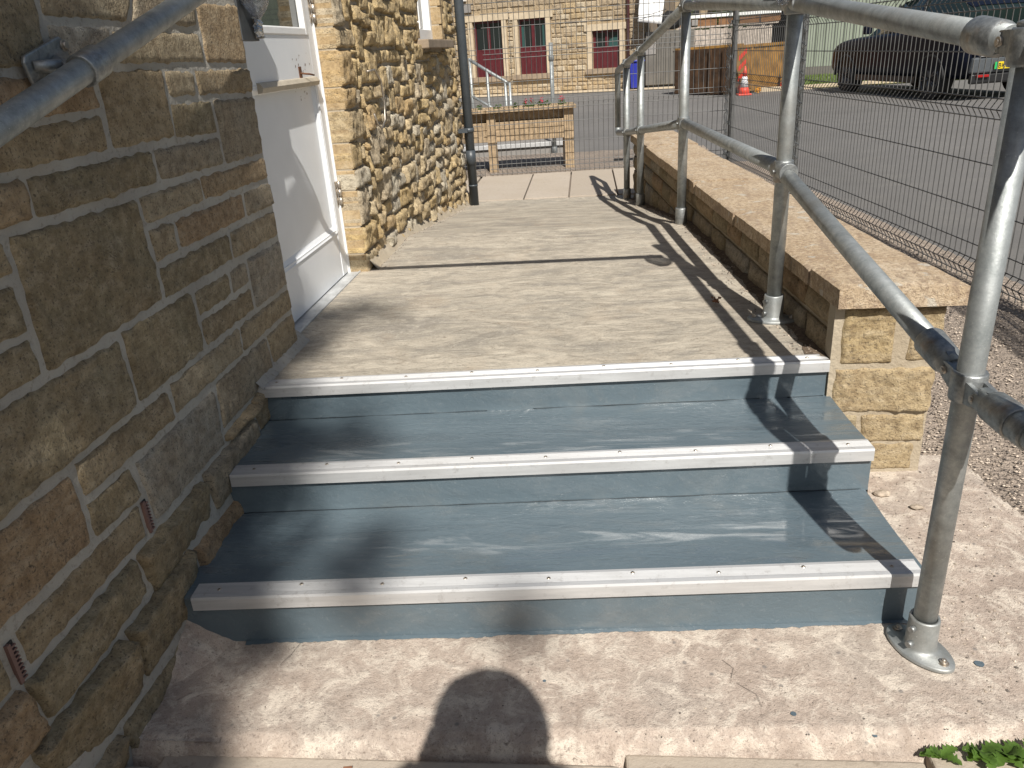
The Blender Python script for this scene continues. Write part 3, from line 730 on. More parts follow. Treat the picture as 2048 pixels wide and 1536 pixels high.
# plastic weep vents in the near wall
for (y, z0, z1, dy) in ((.992, .312, .398, .0), (1.452, .320, .402, .0)):
    mb = MB(); mb.box((WX-.02, y-.009, z0), (WX+.006, y-.001, z1)); mb.box((WX-.02, y-.001, z0), (WX+.001, y+.010, z1), 1)
    for i in range(9):
        zz = z0+.004+i*(z1-z0-.006)/9; mb.box((WX-.02, y-.001, zz), (WX+.006, y+.010, zz+.0036))
    PB(mb.build('weep_vent', ['vent_plastic', 'black']))
# ---- door
DX = -1.12
door = empty('door', (DX, 2.55, .385)); 
def PD(o): o.parent = door; o.matrix_parent_inverse = Matrix.Translation((-DX, -2.55, -.385)); return o
PB(door)
y0, y1 = 2.60, 3.475
mb = MB()
# stiles and rails, with recessed panels
mb.box((DX-.045, y0, .392), (DX, y0+.115, 2.36)); mb.box((DX-.045, y1-.075, .392), (DX, y1, 2.36))
mb.box((DX-.045, y0+.115, .392), (DX-.002, y1-.075, .605)); mb.box((DX-.045, y0+.115, 1.222), (DX, y1-.075, 1.40)); mb.box((DX-.045, y0+.115, 2.24), (DX, y1-.075, 2.36))
mb.box((DX-.04, y0+.115, .605), (DX-.016, y1-.075, 1.222))
PD(bevel(mb.build('door_leaf', 'white_paint'), .002))
def bead(ya, yb, za, zb, s=.016):
    mb = MB()
    for (a, b, c, d) in ((ya, za, yb, za), (ya, zb, yb, zb)):
        mb.add([(DX-.016, a, b), (DX-.016, c, d), (DX+.002, c, d+(-.014 if b == za else .014)), (DX+.002, a, b+(-.014 if b == za else .014)), (DX-.016, a, b+(s if b == za else -s)), (DX-.016, c, d+(s if b == za else -s))],
               [(3, 2, 5, 4)] if b == za else [(3, 4, 5, 2)], 0)
    for (a, sgn) in ((ya, -1), (yb, 1)):
        mb.add([(DX+.002, a+.012*sgn, za-.012), (DX+.002, a+.012*sgn, zb+.012), (DX-.016, a-s*sgn, zb-s*.5), (DX-.016, a-s*sgn, za+s*.5)], [(0, 1, 2, 3) if sgn < 0 else (0, 3, 2, 1)], 0)
    return mb
PD(bead(y0+.115, y1-.075, .605, 1.222).build('panel_moulding', 'white_paint'))
mb = MB(); mb.prism([(0, -.018), (.016, -.015), (.022, 0), (.012, .014), (0, .018)], lambda p, l: Vector((DX+p[0], l, 1.228+p[1])), 2.775, y1-.072); PD(mb.build('weather_moulding', 'brown_moulding'))
PD(box('door_glass', (DX-.030, y0+.115, 1.40), (DX-.022, y1-.075, 2.24), 'window_glass'))
mb = MB()
for (a, b, c, d) in ((y0+.115, y0+.145, 1.40, 2.24), (y1-.105, y1-.075, 1.40, 2.24), (y0+.145, y1-.105, 1.40, 1.430), (y0+.145, y1-.105, 2.21, 2.24)):
    mb.prism([(0, 0), (-.024, 0), (-.024, 1)], lambda p, l: Vector((DX+.006+p[0], 0, 0)), 0, 1) if False else mb.box((DX-.022, a, c), (DX+.004, b, d))
PD(bevel(mb.build('glazing_bead', 'frame_paint'), .005))
PD(box('door_room', (DX-.6, y0, .4), (DX-.595, y1, 2.3), 'dark_building'))
rk = random.Random(12); mb = MB()
for k in range(26):
    yy, zz = 3.235+rk.gauss(.02, .045), rk.choice([1.30, 1.19])+rk.gauss(0, .03); s3 = rk.uniform(.001, .0032); mb.add([(DX+.0012-(.0 if zz > 1.222 else .015), yy-s3, zz-s3*1.6), (DX+.0012-(.0 if zz > 1.222 else .015), yy+s3, zz-s3), (DX+.0012-(.0 if zz > 1.222 else .015), yy+s3*.6, zz+s3*1.8), (DX+.0012-(.0 if zz > 1.222 else .015), yy-s3, zz+s3)], [(0, 1, 2, 3)])
PD(mb.build('paint_chips', 'rust', kind='stuff'))
# rusty lock hole and key
mb = MB(); mb.box((DX-.001, 3.222, 1.235), (DX+.003, 3.250, 1.287)); mb.tube([(DX+.002, 3.235, 1.262), (DX+.03, 3.262, 1.257), (DX+.034, 3.30, 1.252)], .0035, 8)
PD(mb.build('lock', 'rust'))
# hinges
def hinge(z):
    mb = MB()
    for i in range(3): mb.tube([(DX+.012, 3.482, z+i*.036), (DX+.012, 3.482, z+i*.036+.033)], .009, 10)
    mb.box((DX+.0005, 3.455, z), (DX+.004, 3.50, z+.105)); PD(mb.build('hinge', 'steel_hinge'))
hinge(.70); hinge(1.45)
# frame: jamb and cover trims on the far side, jamb behind the near wall
mb = MB()
mb.box((DX-.06, 3.478, .385), (DX+.008, 3.505, 2.42)); mb.box((DX-.06, 3.505, .385), (DX+.038, 3.520, 2.42)); mb.box((DX-.06, 3.520, .385), (DX+.066, 3.560, 2.42))
mb.box((DX-.06, 3.470, .385), (DX+.002, 3.478, 2.42))
mb.box((DX-.06, 2.545, .385), (DX+.01, 2.595, 2.42)); mb.box((DX-.06, 2.595, 2.36), (DX+.01, 3.478, 2.42))
fr = bevel(mb.build('door_frame', 'frame_paint'), .003); PD(fr)
mb = MB(); mb.box((DX-.05, 2.54, .36), (DX+.055, 3.49, .386)); mb.box((DX+.047, 2.54, .384), (DX+.055, 3.49, .391)); PD(bevel(mb.build('threshold', 'sill_metal'), .002))
# near reveal side (mostly hidden) 
mb = MB(); mb.box((WX-.10, 2.500, .385), (WX-.004, 2.512, 2.42)); PB(mb.build('reveal', 'dressed_stone'))
# electric cable loop hanging from a hole in the wall
pts = [(WX+.03, 3.80, 1.245), (WX+.052, 3.86, 1.25), (WX+.058, 3.93, 1.20), (WX+.058, 3.955, 1.10), (WX+.056, 3.935, 1.02), (WX+.05, 3.88, .985), (WX+.045, 3.83, 1.01), (WX+.04, 3.80, 1.06)]
PB(MB().tube(pts, .005, 8).build('cable', 'steel_hinge'))
# ---- window in the far part
win = empty('window', (WX-.08, 5.7, 1.4)); PB(win)
def PW(o): o.parent = win; o.matrix_parent_inverse = Matrix.Translation((-(WX-.08), -5.7, -1.4)); return o
PW(box('pane', (WX-.12, 5.30, 1.41), (WX-.112, 6.12, 2.34), 'window_glass'))
mb = MB(); X0, X1 = WX-.12, WX-.06
for (a, b, c, d) in ((5.285, 5.36, 1.39, 2.36), (6.06, 6.135, 1.39, 2.36), (5.36, 6.06, 1.39, 1.46), (5.36, 6.06, 2.29, 2.36), (5.68, 5.74, 1.46, 2.29)): mb.box((X0, a, c), (X1, b, d))
PW(bevel(mb.build('frame', 'frame_paint'), .004))
PW(bevel(MB().box((WX-.12, 5.20, 1.335), (WX+.075, 6.22, 1.388)).build('sill', 'sill_stone'), .006))
zz = 1.395
for i, h in enumerate([.10, .12, .13, .11, .14, .12, .12, .1]):
    mb = MB(); mb.box((WX-.12, 6.118, zz), (WX+.012, 6.20+.04*(i % 2), zz+h-.008)); d = bevel(mb.build('quoin', 'dressed_stone'), .004); PB(d)
    mb = MB(); mb.box((WX-.12, 5.22-.04*(i % 2), zz), (WX+.008, 5.292, zz+h-.008)); d = bevel(mb.build('quoin', 'dressed_stone'), .004); PB(d); zz += h
# ---- downpipe
pipe = empty('downpipe', (WX+.075, 6.55, .13)); PB(pipe)
def PP(o): o.parent = pipe; o.matrix_parent_inverse = Matrix.Translation((-(WX+.075), -6.55, -.13)); return o
PX, PY = WX+.085, 6.56
PP(MB().tube([(PX, PY, .10), (PX, PY, 3.25)], .037, 24).build('pipe', 'grey_plastic'))
PP(MB().tube([(PX, PY, .44), (PX, PY, .56)], .0405, 24).build('pipe_socket', 'grey_plastic')); PP(MB().tube([(PX, PY, .27), (PX, PY, .285)], .0395, 24).build('pipe_ring', 'grey_plastic'))
for z in (.70, 1.9):
    mb = MB().tube([(PX, PY, z), (PX, PY, z+.035)], .043, 24); mb.box((WX-.02, PY-.085, z+.004), (PX, PY+.03, z+.03)); PP(mb.build('pipe_clip', 'grey_plastic'))

# ================================================================== HANDRAIL
TR = .0242
def rail_xy(y): return .721-.0805*(y-1.444)
def rp(y, z): return Vector((rail_xy(y), y, z))
def par(root, o):
    o.parent = root; o.matrix_parent_inverse = root.matrix_basis.inverted(); return o
def sleeve(mb, a, b, r=TR*1.28, n=28):
    a, b = Vector(a), Vector(b); d = (b-a).normalized(); L_ = (b-a).length; e = min(.004, L_*.2)
    mb.tube([a, a+d*e, b-d*e, b], r, n, rs=[r*.93, r, r, r*.93]); return mb
def base_flange(root, p, ang=0, h=.092):
    mb = MB(); p = Vector(p); n = 36; c, s = math.cos(ang), math.sin(ang)
    def ring(ax, ay, z): 
        o = []
        for i in range(n):
            t = 2*math.pi*i/n; x, y = ax*math.copysign(abs(math.cos(t))**.85, math.cos(t)), ay*math.sin(t)*(1-.18*abs(math.cos(t))); o.append(p+Vector((x*c-y*s, x*s+y*c, z)))
        return o
    rings = [ring(.084, .050, 0), ring(.084, .050, .006), ring(.081, .047, .009), ring(.038, .038, .012), ring(.034, .034, .02), ring(.0325, .0325, h-.004), ring(.031, .031, h), ring(.0255, .0255, h), ring(.0255, .0255, h-.02)]
    vs = sum(rings, []); fs = []
    for j in range(len(rings)-1):
        for i in range(n): fs.append((j*n+i, j*n+(i+1)%n, (j+1)*n+(i+1)%n, (j+1)*n+i))
    mb.add(vs, fs, 0, True)
    o = par(root, mb.build('base_flange', 'cast_fitting')); o.data.materials[0] = M['galvanised_steel']
    mb = MB()
    for sg in (-1, 1):
        q = p+Vector((.061*sg*c, .061*sg*s, .009)); mb.tube([q, q+Vector((0,0,.0015))], .012, 14); mb.tube([q, q+Vector((0,0,.007))], .0085, 6); mb.tube([q, q+Vector((0,0,.012))], .004, 8)
    par(root, mb.build('anchor_bolt', 'steel_hinge'))
    mb = MB()
    for z in (h*.35, h*.8): q = p+Vector((-.028, -.018, z)); mb.tube([q, q+Vector((-.010, -.006, 0))], .007, 12)
    par(root, mb.build('set_screw', 'cast_fitting'))
hr = empty('handrail', (.721, 1.444, 0), label='galvanised steel tube handrail with posts along the right side of the steps and landing', cat='handrail')
posts = [(1.444, 0.003, 1.285), (2.624, .385, 1.66), (4.238, .385, 1.445), (5.72, lz(5.72), 1.255), (6.45, lz(6.45), 1.17)]
for i, (y, z0, z1) in enumerate(posts):
    a = rp(y, z0+.01); b = rp(y, z1)
    par(hr, MB().tube([a, b], TR, 32).build('post', 'galvanised_steel'))
    if i in (0, 1): base_flange(hr, rp(y, z0), R(-62) if i == 0 else R(-12))
    else:
        par(hr, sleeve(MB(), rp(y, z0), rp(y, z0+.085), TR*1.3).build('base_socket', 'cast_fitting'))
# level of the two rails
def seg(name, pts, r=TR):
    return par(hr, MB().tube(pts, r, 32).build(name, 'galvanised_steel'))
off = Vector((-.0, 0, 0))
T = [(-.3, 1.262), (1.40, 1.262)]
seg('top_rail', [rp(1.50, 1.262), rp(2.60, 1.372)])
seg('top_rail', [rp(2.62, 1.376), rp(4.238, 1.443)])
seg('top_rail', [rp(4.25, 1.440), rp(5.72, 1.235), rp(6.45, 1.145), rp(6.98, 1.085)])
seg('middle_rail', [rp(1.50, .662), rp(2.60, .880)])
seg('middle_rail', [rp(2.66, .893), rp(4.20, .900)])
seg('middle_rail', [rp(4.25, .895), rp(5.72, .728), rp(6.45, .645), rp(6.98, .590)])
def arc(c, p0, p1, n=8):
    c, p0, p1 = Vector(c), Vector(p0), Vector(p1); return [c+(p0-c)*math.cos(math.pi/2*i/n)+(p1-c)*math.sin(math.pi/2*i/n) for i in range(n+1)]
seg('end_loop', arc(rp(6.98, 1.045), rp(6.98, 1.085), rp(7.02, 1.045)) + [rp(7.02, .63)] + arc(rp(6.98, .63), rp(7.02, .63), rp(6.98, .590)))
seg('end_loop', [rp(1.39, 1.262), rp(1.22, 1.262)] + arc(rp(1.22, 1.202), rp(1.22, 1.262), rp(1.16, 1.202)) + [rp(1.16, .707)] + arc(rp(1.22, .707), rp(1.16, .707), rp(1.22, .647)) + [rp(1.39, .647)])
for z in (.647, 1.262): par(hr, sleeve(MB(), rp(1.235, z), rp(1.285, z), TR*1.2).build('loop_socket', 'cast_fitting'))
def clamp(c, d1, d2, l1=.032, l2=.05, screw=True):
    """cast tee: sleeve on the post (d1) and a sleeve along the rail (d2)"""
    c, d1, d2 = Vector(c), Vector(d1).normalized(), Vector(d2).normalized()
    mb = MB(); sleeve(mb, c-d1*l1, c+d1*l1, TR*1.27); sleeve(mb, c-d2*l2, c+d2*l2, TR*1.25)
    q = c - d1*l1*.0 - Vector((.03, .008, 0)); mb.tube([q, q-Vector((.008, .002, 0))], .007, 12, 0)
    return par(hr, mb.build('rail_fitting', 'cast_fitting'))
Z = Vector((0,0,1)); D = (rp(2, 0)-rp(1, 0)).normalized()
def slope(ya, za, yb, zb): return (rp(yb, zb)-rp(ya, za)).normalized()
s_mid = slope(1.5, .662, 2.6, .88); s_top = slope(1.5, 1.262, 2.6, 1.372); s_r = slope(4.25, .895, 5.72, .728)
clamp(rp(2.624, .888), Z, D, .034, .055); clamp(rp(2.624, 1.376), Z, D, .034, .055)
clamp(rp(4.238, .898), Z, D, .032, .045); clamp(rp(4.238, 1.44), Z, D, .03, .045)
for y, za, zb in ((5.72, .728, 1.235), (6.45, .645, 1.145)): clamp(rp(y, za), Z, s_r, .03, .042); clamp(rp(y, zb), Z, s_r, .03, .042)
# swivel fittings on the near post: collar with forked knuckles that carry the rails
def swivel(c, d, sgn):
    c = Vector(c); side = D.cross(Z).normalized(); dd = Vector(d).normalized()
    k = c + dd*.056; n_ = dd.cross(side).normalized()
    mb = MB()
    for sd2 in (-1, 1):                                # fork plates on the collar
        o = k+side*.0155*sd2; pts = []
        for i in range(13):
            t = math.pi*i/12-math.pi/2; pts.append(dd*(.016*math.cos(t))+n_*(.018*math.sin(t)))
        poly = [n_*.022-dd*.032] + [pts[12-i] for i in range(13)] + [-n_*.022-dd*.032]
        mb.prism(poly, lambda p, l: o+p+side*l, -.0045, .0045)
    par(hr, mb.build('swivel_fork', 'cast_fitting'))
    mb = MB()                                          # tongue and socket of the rail
    poly = []
    for i in range(13):
        t = math.pi*i/12+math.pi/2; poly.append(dd*(.017*math.cos(t))+n_*(.018*math.sin(t)))
    poly = [n_*.026+dd*.036] + poly + [-n_*.026+dd*.036]
    mb.prism(poly, lambda p, l: k+p+side*l, -.009, .009)
    a = k+dd*.022; mb.tube([a, a+dd*.012, a+dd*.085, a+dd*.089], .03, 28, rs=[.017, .0305, .0325, .0300])
    par(hr, mb.build('swivel_socket', 'cast_fitting'))
    mb = MB().tube([k-side*.024, k+side*.024], .0085, 14); mb.tube([k-side*.0265, k+side*.0265], .005, 6)
    par(hr, mb.build('swivel_pin', 'steel_hinge'))
def collar(c): par(hr, sleeve(MB(), Vector(c)-Z*.030, Vector(c)+Z*.030, TR*1.32).build('post_collar', 'cast_fitting'))
collar(rp(1.444, .652)); swivel(rp(1.444, .652), s_mid, 1); swivel(rp(1.444, .648), -D, -1)
collar(rp(1.444, 1.252)); swivel(rp(1.444, 1.255), s_top, 1); swivel(rp(1.444, 1.255), -D, -1)
sleeve_cap = par(hr, MB().tube([rp(1.444, 1.283), rp(1.444, 1.29), rp(1.444, 1.294)], TR, 28, rs=[TR*1.05, TR*1.05, TR*.6]).build('post_cap', 'cast_fitting'))

# removable barrier bar from the wall to the second post, ends wrapped in clear film
bar = MB().tube([(WX+.02, 2.47, 1.56), (rail_xy(2.55)-.02, 2.50, 1.56)], .0215, 24).build('barrier_bar', 'galvanised_steel')
tag(bar, 'steel barrier bar spanning from the wall plate to the tall handrail post', 'bar')
pl = empty('bar_bracket', (WX, 2.56, 1.37), label='dark grey steel bracket plate on the wall edge beside the white door', cat='bracket')
par(pl, bevel(MB().box((WX-.02, 2.497, 1.372), (WX+.006, 2.628, 1.70)).build('plate', 'plate_steel'), .002))
par(pl, MB().box((WX+.006, 2.600, 1.378), (WX+.026, 2.620, 1.44)).tube([(WX+.016, 2.61, 1.43), (WX+.016, 2.61, 1.395)], .012, 10).build('catch', 'steel_hinge'))
def film(name, c, r, lab, seed, dirv=(0,0,1)):
    bm = bmesh.new(); bmesh.ops.create_icosphere(bm, subdivisions=5, radius=1)
    c = Vector(c)
    for v in bm.verts:
        p = v.co.copy(); k = 1+.20*fbm(p.x*1.7+seed, p.y*1.7, p.z*1.7, 3)
        cr = abs(fbm(p.x*3+seed, p.y*3, p.z*5, 3)); pinch = 1-.45*max(0, -p.z)**1.5
        v.co = Vector((p.x*r[0]*pinch, p.y*r[1]*pinch, p.z*r[2]))*k*(1-.22*cr)+c
    me = bpy.data.meshes.new(name); bm.to_mesh(me); bm.free(); me.materials.append(M['clear_plastic'])
    for p in me.polygons: p.use_smooth = True
    o = bpy.data.objects.new(name, me); COL.objects.link(o); return tag(o, lab, 'plastic wrap')
o = film('plastic_wrap', (WX+.045, 2.545, 1.492), (.042, .055, .062), 'clear plastic wrap bunched around the bracket on the wall edge beside the door', 2)
mb = MB(); vs = []; fs = []
for j in range(9):
    for i in range(7):
        u, v = i/6-.5, j/8; vs.append((WX+.035+.02*nz(u*4, v*4, 1)+.008*math.sin(u*9), 2.56+u*(.03+.04*v)+.008*nz(v*6, u*5, 2), 1.445-.065*v+.006*nz(u*9, v*3, 3)))
for j in range(8):
    for i in range(6): a = j*7+i; fs.append((a, a+1, a+8, a+7))
t_ = MB().add(vs, fs, 0, True).build('loose_end', 'clear_plastic', o)
o = film('plastic_wrap', (rail_xy(2.58)-.062, 2.50, 1.475), (.055, .045, .115), 'crumpled clear plastic wrap hanging beside the tall handrail post', 9)

# ================================================================== WALL HANDRAIL (left)
wh = empty('wall_handrail', (-.95, 1.5, 1.3), label='galvanised tube handrail sloping up the left stone wall on cast brackets', cat='handrail')
A, Bp = Vector((-.950, 1.257, 1.235)), Vector((-.950, 2.022, 1.456)); dl = (Bp-A).normalized()
par(wh, MB().tube([A-dl*1.3, Bp+dl*.42], TR, 32).build('rail', 'galvanised_steel'))
c = A+dl*.298
par(wh, sleeve(MB(), c-dl*.028, c+dl*.042, TR*1.27).build('bracket_sleeve', 'cast_fitting'))
def wall_bracket(c):
    mb = MB(); x0 = WX+.012
    # cast plate against the stone, turned to follow the rail
    M_ = Matrix.Translation((x0, c.y-.035, c.z+.010)) @ Matrix.Rotation(math.atan2(dl.z, dl.y), 4, 'X')
    pts = [(-.055,-.036),(-.045,-.046),(.075,-.046),(.085,-.036),(.085,.020),(.075,.030),(-.045,.030),(-.055,.020)]
    mb.prism(pts, lambda p, l: M_ @ Vector((l, p[0]-.01, p[1]+.0)), 0, .009)
    o = par(wh, bevel(mb.build('bracket_plate', 'cast_fitting'), .003))
    mb = MB(); mb.tube([(x0+.006, c.y-.01, c.z), (x0+.03, c.y-.006, c.z-.004), (-.953, c.y, c.z)], .015, 14, rs=[.024, .016, .017])
    a_ = M_ @ Vector((.006, -.045, .008)); b_ = M_ @ Vector((.034, -.005, -.006)); mb.tube([a_, b_], .006, 10, rs=[.010, .013])
    par(wh, mb.build('bracket_arm', 'cast_fitting'))
    mb = MB()
    for (yy, zz) in ((-.045, -.028), (.068, .012), (.068, -.032)):
        q = M_ @ Vector((.009, yy, zz)); mb.tube([q, q+Vector((.002, 0, 0))], .0115, 14); mb.tube([q, q+Vector((.007, 0, 0))], .0075, 6)
    par(wh, mb.build('bracket_screw', 'steel_hinge'))
wall_bracket(c+dl*.007)

# ================================================================== BOUNDARY WALL (right of the landing)
bw = empty('boundary_wall', (.87, 2.23, 0), label='low stone boundary wall with long tan coping stones between the landing and the mesh fence', cat='wall')
def cwx(y): return .700-.08*(y-2.2)
th = .30
mb = MB(); vs = []
def quadbox(mb, y0, y1, xa, xb, z0, z1):               # sheared box following the wall line
    vs = [(xa+wallx(y0), y0, z0), (xb+wallx(y0), y0, z0), (xb+wallx(y1), y1, z0), (xa+wallx(y1), y1, z0)]
    vs += [(x, y, z1) for x, y, z in vs]
    return mb.add(vs, [(0,3,2,1),(4,5,6,7),(0,1,5,4),(1,2,6,5),(2,3,7,6),(3,0,4,7)])
quadbox(mb, 2.245, 6.58, .014, th-.012, -.15, .556); par(bw, mb.build('wall_core', 'mortar_lit'))
def wq(a, z): return Vector((wallx(a), a, z))
def wo(a, z): return Vector((wallx(a)+th, a, z))
NL = Vector((-1, -.08, 0)).normalized(); NR = -NL
def wf(a, z): return Vector((a, 2.238, z))
rs = random.Random(5)
z_rows = [(-.02, .16), (.17, .34), (.35, .455), (.465, .552)]
for (za, zb) in z_rows:
    y = 2.25
    while y < 6.56:
        y1 = min(y+rs.uniform(.22, .42), 6.57)
        if zb > lz(y1)-.02:
            q = ((y, zb-.004), (y1-.012, zb-.004), (y1-.012, za+.004), (y, za+.004)); sd_ += 1
            par(bw, rock('stone', [(a, b) for a, b in q], wq, NL, None, 'sandstone', sd_, bulge=.008, rough=.010, edge=.015, cell=.03, back=.02, facet=.5))
        q = ((y, zb-.004), (y1-.012, zb-.004), (y1-.012, za+.004), (y, za+.004)); sd_ += 1
        par(bw, rock('stone', q, wo, NR, None, 'sandstone', sd_, bulge=.008, rough=.010, edge=.015, cell=.06, back=.02))
        y = y1
# end pier as seen from the steps
for (x0, x1, z0, z1) in ((.738, .888, .372, .548), (.928, 1.022, .378, .545), (.728, 1.018, .212, .358), (.700, .812, .095, .203), (.822, 1.012, .110, .203), (.806, .990, .012, .104), (.62, .80, -.06, .088)):
    sd_ += 1
    par(bw, rock('stone', ((x0, z1), (x1, z1), (x1, z0), (x0, z0)), wf, (0, -1, 0), None, 'pier_stone', sd_, bulge=.003, rough=.008, edge=.005, cell=.007, back=.04, facet=1.6, wob=.006, terr=.007))
mb = MB(); mb.box((.712, 2.240, -.1), (1.014, 2.30, .553)); par(bw, mb.build('pier_core', 'mortar_lit'))
cy = [2.20, 2.445, 3.345, 4.12, 4.87, 5.72, 6.60]
for i in range(len(cy)-1):
    a, b = cy[i]+(.0065 if i else 0), cy[i+1]-.0065
    nx_, ny_ = 26, max(8, int((b-a)/.022)); wdt = .352; vs = []; fs = []
    zt = .619+rs.uniform(-.005, .005); seed = rs.random()*50; dxo = rs.uniform(-.006, .006)
    for j in range(ny_+1):
        y = a+(b-a)*j/ny_
        for i2 in range(nx_+1):
            u = i2/nx_; x = cwx(y)+dxo+wdt*u
            ed = min(u*wdt, (1-u)*wdt, (y-a)+(.008 if i else .0), b-y+.008); rnde = max(0, 1-ed/.006)
            z = zt+.005*math.sin(math.pi*u)+.005*fbm(x*6+seed, y*5, seed, 3)+.0022*fbm(x*34, y*34, seed, 3)-.006*rnde**2
            jx = .003*fbm(y*17, u, seed, 3)*(1 if u < .02 or u > .98 else 0)
            vs.append((x+jx, y, z))
    g = lambda p, q: q*(nx_+1)+p
    for j in range(ny_):
        for p in range(nx_): fs.append((g(p,j), g(p+1,j), g(p+1,j+1), g(p,j+1)))
    loop = [g(p,0) for p in range(nx_)]+[g(nx_,q) for q in range(ny_)]+[g(p,ny_) for p in range(nx_,0,-1)]+[g(0,q) for q in range(ny_,0,-1)]
    k0 = len(vs); nl = len(loop)
    for lv, zz in ((1, .586), (2, .559)):
        for q in loop:
            x, y, z = vs[q]; f_ = .003*fbm(x*25+seed, y*25, zz*30, 3); vs.append((x+(-f_ if x < cwx(y)+.1 else f_), y, zz))
    for q in range(nl): fs.append((loop[q], k0+q, k0+(q+1)%nl, loop[(q+1)%nl])); fs.append((k0+q, k0+nl+q, k0+nl+(q+1)%nl, k0+(q+1)%nl))
    fs.append(tuple(k0+nl+q for q in range(nl)))
    mb = MB().add(vs[:k0], fs[:nx_*ny_], 0, True); side = [vs[q] for q in loop]+vs[k0:]; sh_ = []
    for lv in (0, 1):
        for q in range(nl): sh_.append((lv*nl+q, (lv+1)*nl+q, (lv+1)*nl+(q+1)%nl, lv*nl+(q+1)%nl))
    sh_.append(tuple(2*nl+q for q in range(nl))); mb.add(side, sh_, 0, False); par(bw, mb.build('coping_stone', 'coping_stone'))

# ================================================================== MESH FENCES
def vmesh(root, p0, d, nrm, length, z0, ztop, folds, singles, pitch, mat='wire_grey'):
    """welded wire panel with V folds; verticals joined, horizontals joined"""
    d = Vector(d).normalized(); nrm = Vector(nrm).normalized()
    prof = [(0, z0)]
    for f in folds: prof += [(0, f-.045), (.030, f), (0, f+.045)]
    prof += [(0, ztop)]
    prof = [p for p in prof if p[1] >= z0]
    mb = MB(); n = int(length/pitch)
    for i in range(n+1):
        o = p0+d*(i*pitch); mb.tube([o+nrm*a+Z*z for a, z in prof], .0028, 5, caps=False)
    par(root, mb.build('vertical_wires', mat, kind='stuff'))
    mb = MB()
    hs = [(0, z) for z in singles]
    for f in folds: hs += [(0, f-.045), (.030, f), (0, f+.045)]
    for a, z in hs:
        if z < z0: continue
        mb.tube([p0+nrm*(a+.004)+Z*z, p0+d*length+nrm*(a+.004)+Z*z], .0031, 6, caps=False)
    par(root, mb.build('horizontal_wires', mat, kind='stuff'))
def fpost(root, p, h=2.1):
    mb = MB(); d2 = .030; M_ = Matrix.Translation(p) @ Matrix.Rotation(math.atan2(FD.x, FD.y)*-1, 4, 'Z')
    mb.box((-.022, -d2, 0), (.022, d2, h), 0, M_); par(root, bevel(mb.build('fence_post', 'wire_grey'), .003))
    mb = MB()
    for i in range(7): z = .12+i*.31; mb.box((-.028, -.04, z), (-.021, .04, z+.035), 0, M_); mb.tube([M_ @ Vector((-.027, 0, z+.018)), M_ @ Vector((-.036, 0, z+.018))], .009, 8)
    par(root, mb.build('fence_clip', 'cast_fitting'))
CN = Vector((1.462, 8.456, 0))
sf = empty('mesh_fence', CN, label='grey welded wire mesh fence running along the car park behind the boundary wall', cat='fence')
F = [.155, .905, 1.375, 1.86]
S = [.27, .441, .655, 1.15, 1.60, 1.72]
pd = [0, 1.88, 5.4, 8.0]
for i in range(len(pd)-1):
    a = CN-FD*(pd[i]+.03); vmesh(sf, a, -FD, -FN, pd[i+1]-pd[i]-.06, .085, 2.06, F, S, .050)
for q in pd[1:]: fpost(sf, CN-FD*q+Z*.03)
bf = empty('mesh_fence', CN, label='grey wire mesh fence crossing behind the foot of the ramp before the planter', cat='fence')
BD = Vector((-1, -.1, 0)).normalized(); BN = Vector((.1, -1, 0)).normalized()
F2 = [.125, .78, 1.262, 1.76]; S2 = [.215, .411, .601, 1.0, 1.5, 1.62]
vmesh(bf, CN+BD*.04+Vector((0,-.0,0)), BD, BN, 2.42, .095, 1.98, F2, S2, .050)
vmesh(bf, CN+BD*2.52, BD, BN, 2.42, .095, 1.98, F2, S2, .050)
fpost(bf, CN+Z*.03, 2.12); fpost(bf, CN+BD*5.0+Z*.03, 2.12)
# twisted strip of mesh left hanging on two side fence posts
for q, lab in ((-.02, 'loose bundle of steel mesh wire tied to the corner fence post'), (2.03, 'bundle of steel mesh wire tied to the fence post behind the tall handrail post')):
    mb = MB(); p = CN-FD*q-FN*.045
    for k in range(5):
        o = p+FD*((k-2)*.022)-FN*(.006*(k % 2)); mb.tube([o+Z*(.12+j*.12)+FD*.004*math.sin(j*1.3+k) for j in range(17)], .0028, 5, caps=False)
    for k in range(38):
        z = .14+k*.05; s_ = 1 if k % 2 else -1; mb.tube([p+FD*-.055*s_+Z*z-FN*.008, p-FN*.020+Z*(z+.025), p+FD*.055*s_+Z*(z+.05)-FN*.008], .0026, 5, caps=False)
    mb.build('wire_bundle', 'galvanised_steel', label=lab, cat='wire bundle')

# ================================================================== PLANTER behind the back fence
pln = empty('raised_planter', (-.92, 8.8, .08), label='raised wooden planter box on thick posts behind the mesh fence', cat='planter')
PR = Matrix.Translation((-.11, 8.62, 0)) @ Matrix.Rotation(math.atan(.1), 4, 'Z')
def pb(name, a, b, mat='wood', **k): return par(pln, bevel(MB().box(a, b, 0, PR).build(name, mat), .004))
for x in (-.115, -.93, -1.83): 
    for y in (0, .24): pb('leg', (x, y, .05), (x+.095, y+.075, .695))
for (z0, z1, t) in ((.405, .52, 0), (.525, .60, .006), (.605, .69, .040)):
    for y in (.012+t, .285-t): pb('side_plank', (-1.82, y, z0), (-.03, y+.03, z1))
    pb('end_plank', (-.04, .06, z0), (-.012, .28, z1)); pb('end_plank', (-1.80, .06, z0), (-1.772, .28, z1))
for y in (-.065, .24): pb('rim_board', (-1.86, y, .70), (.01, y+.11, .735))
for x in (-.11, -1.86): pb('rim_board', (x, .046, .701), (x+.12, .239, .734))
pb('bottom_board', (-1.78, .06, .40), (-.04, .28, .425)); 
